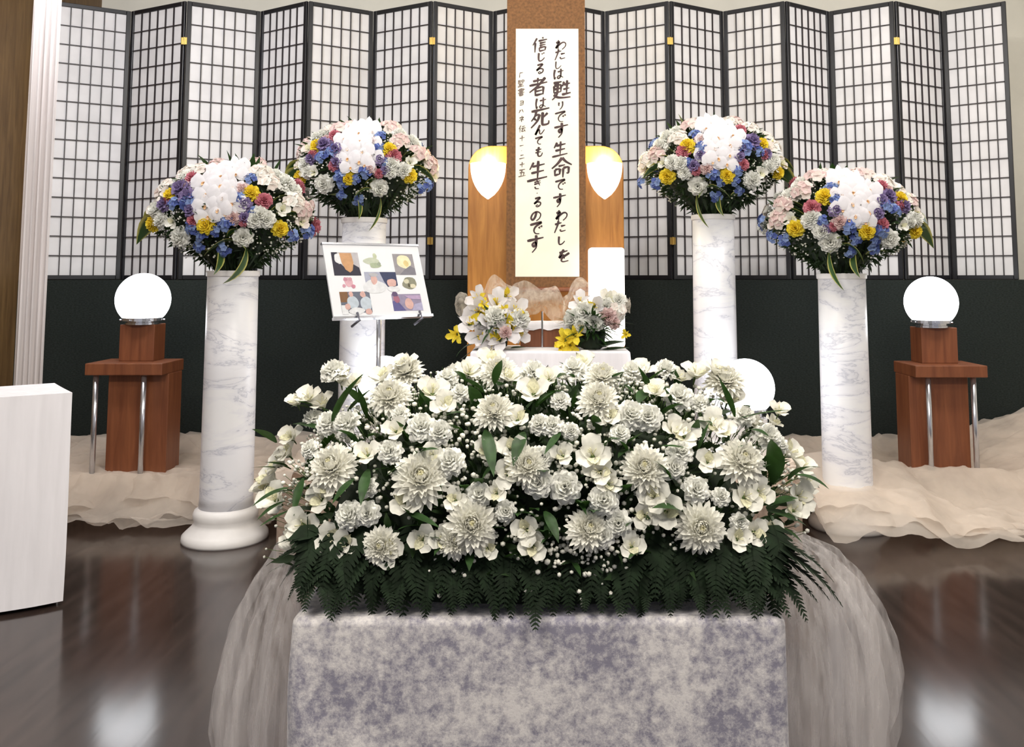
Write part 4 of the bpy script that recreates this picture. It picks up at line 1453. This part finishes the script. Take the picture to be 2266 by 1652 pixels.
def column_bouquet(label, col, cpx, cpy, flip, seed):
    """cpx, cpy: photo px of the centre of the dome"""
    global rnd
    rnd = random.Random(seed)
    cx_, cy_, z0, h, r_ = col
    ztop = z0 + h
    root = thing('column_bouquet', label, 'flower arrangement', (cx_, cy_, ztop), 0, 'mixed flower arrangements on the columns')
    R = Vector((0.455, 0.36, 0.315))
    cen = Vector((0, 0, 0.29))
    sc_ = 5.25 / F_PX

    def spot(px, py, jit=0.0):
        x = (px - 522) * sc_ * flip + rnd.uniform(-jit, jit)
        z = (490 - py) * sc_ * 0.91 + rnd.uniform(-jit, jit)
        f = 1 - (x / R.x) ** 2 - (z / R.z) ** 2
        if f < 0:
            k = 1 / math.sqrt((x / R.x) ** 2 + (z / R.z) ** 2)
            return Vector((x, 0, z)), Vector((x, 0, z)).normalized()
        y = -R.y * math.sqrt(f)
        nrm = Vector((x / R.x ** 2, y / R.y ** 2, z / R.z ** 2)).normalized()
        if z < 0:                                  # the underside tapers towards the column top
            k = 1 - 0.35 * (-z / R.z) ** 1.3
            y *= k
        return Vector((x, y, z)), nrm

    for kind, px, py, rp in TEMPL:
        p, nrm = spot(px, py, 0.0 if kind == 'orchid' else 0.018)
        d = nrm + Vector((rnd.uniform(-.25, .25), -0.35, 0.15))
        size = rp * sc_ * rnd.uniform(0.88, 1.05)
        if kind == 'orchid':
            o = put(kind, root, cen + p + nrm * 0.025, Vector((nrm.x * 0.5, -1, nrm.z * 0.45)), size * 1.08, 0)
            qd = Vector((nrm.x * 0.5 + rnd.uniform(-.2, .2), -1, nrm.z * 0.4)).normalized()
            xax = Vector((1, 0, 0)) - qd * qd.x
            xax.normalize()
            o.rotation_quaternion = Matrix((xax, qd.cross(xax), qd)).transposed().to_quaternion() @ Quaternion((0, 0, 1), rnd.uniform(-.3, .3))
            lp = link('lip', ME['lip'][0], o)
        else:
            put(kind, root, cen + p + nrm * 0.01, d, size)
    # round the back: the same kinds, thinner
    for k in range(26):
        a = rnd.uniform(0.15, PI - 0.15)
        b_ = rnd.uniform(-0.2, 1.2)
        nrm = Vector((math.cos(a) * math.cos(b_), math.sin(a) * math.cos(b_), math.sin(b_)))
        p = Vector((nrm.x * R.x, nrm.y * R.y, nrm.z * R.z))
        kd = rnd.choice(['carn', 'blush', 'blush', 'pink', 'blue', 'carn', 'blushal'])
        put(kd, root, cen + p, nrm, rnd.uniform(0.05, 0.075))
    for bx, by, tx, ty in LEAVES:
        p, nrm = spot(bx, by)
        q, n2 = spot(tx, ty)
        q = Vector((q.x, min(q.y, p.y) - 0.02 if ty > 520 else q.y, q.z))
        p = p * 0.93
        v = q - p
        aim_leaf('vari', root, cen + p, v + Vector((0, -0.02, 0.12 * v.length)), (0, -0.3, -1), v.length * 1.18, rnd.uniform(1.0, 1.3))
    for k in range(26):                             # plain green blades that stick out round the outline
        a = rnd.uniform(-0.15, PI + 0.15)
        rim = Vector((math.cos(a) * R.x, rnd.uniform(-0.14, 0.06), math.sin(a) * R.z))
        base_ = rim * 0.72
        out_ = Vector((math.cos(a) + rnd.uniform(-.3, .3), rnd.uniform(-.5, .1), math.sin(a) * 0.8 + rnd.uniform(-.2, .3)))
        aim_leaf('leaf', root, cen + base_, out_, (0, -0.2, -1), rnd.uniform(0.14, 0.21), rnd.uniform(0.8, 1.1))
    # a dark core, a fan of leaves under the dome, and small white blossom
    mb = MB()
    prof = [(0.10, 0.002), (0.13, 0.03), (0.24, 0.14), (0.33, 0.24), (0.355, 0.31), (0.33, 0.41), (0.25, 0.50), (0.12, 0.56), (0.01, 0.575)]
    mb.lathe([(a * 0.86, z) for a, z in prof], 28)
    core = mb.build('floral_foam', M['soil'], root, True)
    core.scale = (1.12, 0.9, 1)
    rg = random.Random(seed + 1)
    items = []
    for k in range(1500):
        a = rg.uniform(0, 2 * PI)
        b_ = math.asin(rg.uniform(-0.9, 1))
        nrm = Vector((math.cos(a) * math.cos(b_), math.sin(a) * math.cos(b_), math.sin(b_)))
        p = Vector((nrm.x * R.x, nrm.y * R.y, nrm.z * R.z)) * rg.uniform(0.82, 1.0)
        if p.z < 0:
            kk = 1 - 0.62 * (-p.z / R.z) ** 1.2
            p.x *= kk
            p.y *= kk
        items.append((cen + p, nrm + Vector((rg.uniform(-1, 1), rg.uniform(-1, 1), rg.uniform(-.6, .8))), Vector((rg.uniform(-1, 1), rg.uniform(-1, 1), 0.3)), rg.uniform(0.03, 0.07), rg.uniform(0.004, 0.011)))
    for k in range(260):                            # stems and leaves that fan out of the column top
        a = rg.uniform(0, 2 * PI)
        r0 = rg.uniform(0.02, 0.12)
        p = Vector((r0 * math.cos(a), r0 * math.sin(a), 0.005))
        o_ = rg.uniform(0.3, 1.5)
        d = Vector((math.cos(a) * o_, math.sin(a) * o_, 1))
        items.append((p, d, Vector((math.cos(a), math.sin(a), -1)), rg.uniform(0.12, 0.30), rg.uniform(0.006, 0.014)))
    leaf_mass('foliage', root, items, M['foliage'])
    pts = []
    for k in range(85):
        a0 = rg.uniform(PI, 2 * PI) if rg.random() < 0.75 else rg.uniform(0, PI)
        b0 = math.asin(rg.uniform(-0.55, 0.95))
        for i in range(rg.randint(6, 14)):
            a = a0 + rg.gauss(0, 0.14)
            b_ = b0 + rg.gauss(0, 0.12)
            nrm = Vector((math.cos(a) * math.cos(b_), math.sin(a) * math.cos(b_), math.sin(b_)))
            p = Vector((nrm.x * R.x, nrm.y * R.y, nrm.z * R.z)) * rg.uniform(0.95, 1.05)
            if p.z < 0:
                kk = 1 - 0.4 * (-p.z / R.z) ** 1.3
                p.x *= kk
                p.y *= kk
            pts.append((cen + p, nrm))
    breath('babys_breath', root, pts, rg, 0.004, 0.0075)
    return root


bl_ = ['mixed bouquet with white orchids on the column that stands bare on the floor',
       'mixed bouquet with white orchids on the column behind the photo board',
       'mixed bouquet with white orchids on the column just right of the scroll',
       'mixed bouquet with white orchids on the column wrapped in tulle at right']
for i, (c, l) in enumerate(zip(cols, bl_)):
    bq = column_bouquet(l, c, 0, 0, 1 if i < 2 else -1, 20 + i)
    bq.scale = ((1, 1, 1), (0.985, 0.985, 0.985), (0.985, 0.985, 0.985), (1.0, 1.0, 1.0))[i]
rnd = random.Random(99)

# ------------------------------------------------------------------ photo board on its stand
YP = 5.16
cb = at(836, 619, YP)
a_ = math.radians(36)
bw, bh = 0.60, 0.445
lean = math.radians(24)
tax = Vector((math.cos(a_), math.sin(a_), 0))
back = Vector((-math.sin(a_), math.cos(a_), 0))
upv = Vector((0, 0, 1)) * math.cos(lean) + back * math.sin(lean)
nv_ = tax.cross(upv).normalized()
t = thing('photo_stand', 'white board with printed photographs on a slim steel stand', 'photo board', (cb.x, YP, P2))
Mx = Matrix((tax, upv, -tax.cross(upv))).transposed().to_4x4()
Mx.translation = Vector((0, 0, cb.z - P2))


def board_box(mb, x0, x1, y0, y1, d0, d1, mi=0):
    mb.box(x0, x1, y0, y1, d0, d1, mi, Mx)


mb = MB(); board_box(mb, -bw / 2, bw / 2, -bh / 2, bh / 2, 0, 0.012)
mb.build('board', M['board'], t)
mb = MB()
board_box(mb, -bw / 2 - 0.004, bw / 2 + 0.004, bh / 2 - 0.006, bh / 2 + 0.006, -0.006, 0.016)
mb.build('frame_rail', M['steel'], t)
mb = MB()
board_box(mb, -bw / 2 - 0.004, bw / 2 + 0.004, -bh / 2 - 0.010, -bh / 2 + 0.004, -0.012, 0.016)
mb.build('frame_rail', M['steel'], t)
mb = MB(); mb.tube([(0, 0.06, 0.0), (0, 0.06, cb.z - P2 - 0.05)], 0.014, 12)
mb.build('pole', M['steel'], t, True)
mb = MB(); mb.lathe([(0.15, 0), (0.15, 0.012), (0.03, 0.02), (0.018, 0.05)], 28, 0, 0.06)
mb.build('foot', M['steel'], t)
for hx_ in (-0.165, 0.22):
    mb = MB()
    e0 = Mx @ Vector((hx_, -bh / 2 + 0.02, -0.012)); e1 = Mx @ Vector((hx_ - 0.012, -bh / 2 - 0.035, -0.05))
    e2 = Mx @ Vector((hx_ - 0.03, -bh / 2 - 0.045, 0.02))
    mb.tube([e2, e1, e0], 0.008, 8)
    mb.build('support_hook', plain('dark_grey_metal', (0.18, 0.18, 0.22), 0.4, 0.6, var=0.1), t, True)

# the prints: small pictures of flat colour shapes (u, v from the board's top-left, in board units of the photo)
PC = {}


def pcol(c):
    if c not in PC:
        PC[c] = plain('print_%d' % len(PC), tuple(k_ ** 1.35 * 0.85 for k_ in c), 0.6, var=0.10, scale=40)
    return PC[c]


def ellipse(cx_, cy_, rx_, ry_, n_=18):
    rj = random.Random(int(cx_ * 1000 + cy_ * 77))
    ks = [rj.uniform(0.72, 1.15) for i in range(n_)]
    ks = [(ks[i - 1] + ks[i] * 2 + ks[(i + 1) % n_]) / 4 for i in range(n_)]
    return [(cx_ + ks[i] * rx_ * math.cos(2 * PI * i / n_), cy_ + ks[i] * ry_ * math.sin(2 * PI * i / n_)) for i in range(n_)]


def print_photo(shapes):
    """shapes: list of (colour, polygon in uv); uv 0..1, v downwards"""
    mb = MB()
    mats = []
    d = -0.0006
    for col_, poly_ in shapes:
        m_ = pcol(col_)
        if m_ not in mats:
            mats.append(m_)
        vs_ = [Mx @ Vector(((u - 0.5) * bw, (0.5 - v) * bh, d)) for u, v in poly_]
        mb.add(vs_, [tuple(reversed(range(len(vs_))))], mats.index(m_))
        d -= 0.00025
    mb.build('photo_print', mats, t)


def rect(u0, v0, u1, v1):
    return [(u0, v0), (u1, v0), (u1, v1), (u0, v1)]


WHT, NAVY, SKIN, PSKN, BRN, SIL = (0.80, 0.81, 0.83), (0.045, 0.04, 0.08), (0.66, 0.42, 0.24), (0.74, 0.52, 0.48), (0.30, 0.17, 0.08), (0.55, 0.55, 0.58)
print_photo([((0.60, 0.58, 0.60), rect(0.07, 0.12, 0.34, 0.44)), (NAVY, rect(0.07, 0.12, 0.13, 0.44)), (WHT, ellipse(0.14, 0.20, 0.05, 0.08)), (NAVY, [(0.07, 0.44), (0.08, 0.30), (0.15, 0.28), (0.22, 0.38), (0.27, 0.28), (0.33, 0.33), (0.34, 0.44)]), (SKIN, [(0.15, 0.13), (0.27, 0.13), (0.28, 0.26), (0.26, 0.37), (0.23, 0.40), (0.19, 0.36), (0.16, 0.26)])])
print_photo([((0.62, 0.66, 0.55), ellipse(0.47, 0.24, 0.09, 0.055)), ((0.50, 0.56, 0.42), ellipse(0.50, 0.30, 0.06, 0.04)), ((0.42, 0.47, 0.38), ellipse(0.54, 0.28, 0.02, 0.03)), ((0.62, 0.66, 0.50), ellipse(0.51, 0.17, 0.02, 0.045))])
print_photo([((0.42, 0.40, 0.42), rect(0.70, 0.13, 0.92, 0.43)), ((0.86, 0.82, 0.60), ellipse(0.81, 0.24, 0.09, 0.10)), ((0.78, 0.66, 0.36), ellipse(0.83, 0.27, 0.03, 0.05)), ((0.30, 0.29, 0.33), [(0.74, 0.43), (0.80, 0.36), (0.87, 0.30), (0.92, 0.34), (0.92, 0.43)])])
print_photo([((0.50, 0.52, 0.62), rect(0.37, 0.39, 0.70, 0.58)), ((0.07, 0.09, 0.19), [(0.53, 0.39), (0.70, 0.39), (0.70, 0.58), (0.60, 0.62), (0.56, 0.52)]), (WHT, ellipse(0.46, 0.60, 0.12, 0.10)), (PSKN, ellipse(0.46, 0.50, 0.035, 0.07)), (SIL, ellipse(0.46, 0.43, 0.045, 0.03)), (PSKN, ellipse(0.64, 0.54, 0.05, 0.06)), (WHT, ellipse(0.64, 0.63, 0.07, 0.04))])
print_photo([((0.74, 0.50, 0.55), ellipse(0.20, 0.53, 0.045, 0.07)), ((0.66, 0.36, 0.44), ellipse(0.17, 0.49, 0.022, 0.03)), ((0.66, 0.34, 0.42), ellipse(0.24, 0.59, 0.022, 0.03)), ((0.72, 0.44, 0.50), ellipse(0.22, 0.49, 0.02, 0.025)), ((0.72, 0.42, 0.50), ellipse(0.15, 0.58, 0.018, 0.025))])
print_photo([((0.36, 0.36, 0.28), ellipse(0.83, 0.55, 0.082, 0.088)), ((0.68, 0.66, 0.52), ellipse(0.80, 0.52, 0.03, 0.035)), ((0.78, 0.74, 0.58), ellipse(0.86, 0.59, 0.035, 0.03)), ((0.16, 0.15, 0.09), ellipse(0.82, 0.58, 0.015, 0.03))])
print_photo([((0.22, 0.24, 0.30), rect(0.09, 0.66, 0.39, 0.94)), (BRN, rect(0.09, 0.66, 0.17, 0.80)), ((0.60, 0.66, 0.72), ellipse(0.21, 0.80, 0.065, 0.09)), (PSKN, ellipse(0.20, 0.69, 0.025, 0.04)), ((0.62, 0.68, 0.74), ellipse(0.34, 0.82, 0.055, 0.09)), (PSKN, ellipse(0.32, 0.70, 0.028, 0.045)), (WHT, ellipse(0.23, 0.92, 0.09, 0.05)), (WHT, rect(0.09, 0.84, 0.15, 0.96)), (PSKN, ellipse(0.15, 0.86, 0.026, 0.045)), (PSKN, ellipse(0.35, 0.93, 0.035, 0.04))])
print_photo([((0.40, 0.36, 0.48), rect(0.61, 0.70, 0.92, 0.93)), ((0.18, 0.17, 0.38), [(0.61, 0.93), (0.61, 0.80), (0.66, 0.78), (0.74, 0.93)]), ((0.46, 0.22, 0.30), ellipse(0.66, 0.76, 0.035, 0.06)), ((0.20, 0.14, 0.26), ellipse(0.65, 0.70, 0.035, 0.04)), (PSKN, ellipse(0.78, 0.83, 0.05, 0.08)), ((0.55, 0.44, 0.60), [(0.74, 0.72), (0.92, 0.72), (0.92, 0.78), (0.80, 0.77)]), ((0.52, 0.50, 0.66), [(0.80, 0.93), (0.84, 0.84), (0.92, 0.82), (0.92, 0.93)])])

# ------------------------------------------------------------------ altar with white cloth, bouquets, ribbon
YA = 5.42
ax0, ax1 = at(1040, 790, YA).x, at(1396, 790, YA).x
az = at(1200, 777, YA).z
t = thing('altar', 'small altar under a plain white cloth behind the flower bank', 'altar', ((ax0 + ax1) / 2, YA + 0.25, P2))
hx2 = (ax1 - ax0) / 2
per = rrect(hx2, 0.25, 0.03)
rows = []
for i in range(6):
    a = PI / 2 * (1 - i / 5)
    rows.append([(x - nx * 0.015 * (1 - math.cos(a)), y - ny * 0.015 * (1 - math.cos(a)), az - P2 - 0.015 + 0.015 * math.sin(a)) for x, y, nx, ny in per])
for i in range(1, 17):
    v = i / 16
    rows.append([(x + nx * (0.05 * v + 0.018 * v * math.sin(28 * (x - y))), y + ny * (0.05 * v + 0.018 * v * math.sin(28 * (x - y))), az - P2 - 0.015 - v * (az - P2 - 0.03)) for x, y, nx, ny in per])
mb = MB(); mb.grid(rows, 0, True)
mb.f.append(tuple(range(len(per)))); mb.m.append(0)
o = mb.build('altar_cloth', M['whitecloth'], t, True)
o.data.polygons[len(o.data.polygons) - 1].use_smooth = False
mb = MB(); mb.box(-hx2 + 0.02, hx2 - 0.02, -0.23, 0.23, az - P2 - 0.04, az - P2 - 0.006)
mb.build('altar_top', M['wood_red'], t)

# wooden box with a white cloth on it, at the back of the altar
p0 = at(1152, 776, YA + 0.36); p1 = at(1300, 712, YA + 0.36)
t = thing('wooden_box', 'low reddish-brown wooden box between the two altar bouquets', 'box', ((p0.x + p1.x) / 2, YA + 0.38, az))
hb = (p1.x - p0.x) / 2
mb = MB(); mb.box(-hb, hb, -0.06, 0.06, 0, p1.z - az)
bevel(mb.build('body', M['wood_red'], t), 0.004)
mb = MB()
zc = p1.z - az
mb.grid([[(hb * (-1.02 + 2.04 * j / 20), y_, z_ + 0.006 * math.sin(j * 1.3) * k_) for j in range(21)] for y_, z_, k_ in ((-0.069, zc - 0.045, 1), (-0.068, zc - 0.02, .6), (-0.066, zc + 0.004, .2), (0.066, zc + 0.004, .2), (0.068, zc - 0.03, 1))])
mb.build('cloth_runner', M['whitecloth'], t, True)


def altar_bouquet(label, px_, Yb, items_, leaves_, seed):
    global rnd
    rnd = random.Random(seed)
    b0 = at(px_, 776, Yb)
    root = thing('altar_bouquet', label, 'flower arrangement', (b0.x, Yb, az), 0, 'bouquets on the altar')
    o_ = Vector((b0.x, Yb, az))
    mb = MB(); mb.lathe([(0.05, 0), (0.075, 0.02), (0.085, 0.10), (0.075, 0.13)], 20)
    mb.build('pot', M['soil'], root, True)
    for kind, x, y, r, dy in items_:
        p = at(x, y, Yb + dy)
        if kind == 'blade':
            continue
        put(kind, root, p - o_, Vector((rnd.uniform(-.5, .5), -1, rnd.uniform(-.2, .6))), r / F_PX * Yb)
    for bx, by, tx, ty in leaves_:
        p = at(bx, by, Yb - 0.02); q = at(tx, ty, Yb - 0.08)
        v = q - p
        aim_leaf('leaf', root, p - o_, v, (0, -0.4, -1), v.length * 1.15, 1.5)
    rg = random.Random(seed + 3)
    it = []
    for k in range(160):
        a = rg.uniform(0, 2 * PI)
        it.append((Vector((0.06 * math.cos(a), 0.06 * math.sin(a), rg.uniform(0.08, 0.2))), Vector((math.cos(a), math.sin(a), rg.uniform(-.2, 1))), Vector((0, 0, 1)), rg.uniform(0.08, 0.2), rg.uniform(0.006, 0.014)))
    leaf_mass('foliage', root, it, M['leaf'])


altar_bouquet('bouquet of white lilies with one yellow lily on the left of the altar', 1095, YA + 0.16,
              [('lily', 1060, 690, 42, -.06), ('lily', 1100, 675, 42, -.05), ('lily', 1140, 690, 42, -.06), ('lily', 1040, 715, 40, -.08), ('lily', 1085, 715, 42, -.1), ('lily', 1130, 725, 42, -.1), ('lily', 1065, 745, 40, -.1), ('lily', 1105, 750, 40, -.12),
               ('lily', 1080, 765, 34, -.1), ('lily', 1145, 735, 34, -.06), ('lily', 1060, 660, 34, -.0), ('lily', 1120, 655, 34, .02), ('ylily', 1010, 740, 26, -.05), ('ylily', 1115, 685, 18, -.1), ('ylily', 1070, 672, 16, -.1), ('palepink', 1118, 735, 16, -.16), ('carn', 1095, 700, 26, -.12), ('carn', 1150, 705, 26, -.08)],
              [(1060, 770, 1020, 790), (1060, 775, 1030, 800), (1050, 760, 1005, 770), (1130, 770, 1160, 765)], 41)
altar_bouquet('bouquet with yellow lilies and small white flowers on the right of the altar', 1310, YA + 0.16,
              [('ylily', 1250, 752, 28, -.1), ('ylily', 1272, 740, 28, -.12), ('ylily', 1262, 765, 24, -.12), ('ylily', 1240, 768, 18, -.1), ('carn', 1270, 705, 26, -.06), ('carn', 1295, 690, 28, -.06), ('lily', 1285, 670, 32, -.02), ('lily', 1315, 680, 34, -.04), ('carn', 1315, 712, 26, -.08), ('palepink', 1345, 700, 22, -.08), ('palepink', 1358, 715, 16, -.08),
               ('carn', 1340, 680, 26, -.02), ('blush', 1360, 690, 26, -.02), ('ylily', 1385, 740, 14, -.06), ('alstro', 1345, 660, 26, .0), ('carn', 1370, 665, 20, .0), ('carn', 1285, 720, 20, -.1)],
              [(1300, 760, 1340, 735), (1310, 770, 1350, 755), (1320, 770, 1375, 745), (1330, 775, 1385, 765), (1300, 765, 1310, 725), (1290, 770, 1275, 735), (1310, 775, 1330, 770)], 43)
rnd = random.Random(5)

# organza ribbon puffs: gathered bands
def ribbon(mb, pts, wid, amp, seed, nw=10):
    rows = []
    pl = smooth_line([(p[0], p[1]) for p in pts], 8)
    m_ = len(pl)
    for i, (x, y) in enumerate(pl):
        u = i / (m_ - 1)
        Y0 = pts[0][2] + (pts[-1][2] - pts[0][2]) * u
        r = []
        for j in range(nw + 1):
            s = j / nw
            w_ = wid * (0.55 + 0.45 * abs(math.sin(PI * u * 2.0 + seed)))
            pp_ = at(x, y + (s - 0.5) * w_, Y0)
            r.append((pp_.x, Y0 + amp * math.sin(s * 9 + u * 7 + seed) + 0.02 * noise.noise(Vector((u * 6, s * 4, seed))) - 0.05 * math.sin(PI * s), pp_.z + 0.01 * noise.noise(Vector((u * 9, s * 2, seed + 2)))))
        rows.append(r)
    mb.grid(rows)


YR = YA + 0.20
rb = thing('organza_ribbon', 'large sheer cream ribbon looped across the altar bouquets', 'ribbon', (at(1200, 700, YR).x, YR, az))
loops = [[(1008, 672, YR), (1040, 676, YR), (1075, 690, YR)],
         [(1060, 690, YR + .08), (1080, 645, YR + .06), (1110, 640, YR + .05), (1140, 672, YR + .04)],
         [(1132, 660, YR + .06), (1180, 662, YR + .03), (1225, 672, YR + .03), (1250, 690, YR + .06)],
         [(1246, 690, YR + .06), (1268, 655, YR + .06), (1300, 645, YR + .06), (1330, 670, YR + .06)],
         [(1320, 680, YR + .02), (1360, 672, YR + .02), (1394, 676, YR + .02)]]
wd_ = [56, 62, 80, 70, 48]
for k, (lp, w_) in enumerate(zip(loops, wd_)):
    mb = MB(); ribbon(mb, lp, w_, 0.018, k * 1.7)
    o = mb.build('loop', M['ribbon'], rb, True)
    o.location = -Vector(rb.location)
mb = MB()
mb.tube([(x, 0.10, 0.0) for x in (0,)] + [(0, 0.10, at(1200, 690, YR).z - az)], 0.006, 8)
mb.build('wire_support', M['steel'], rb)
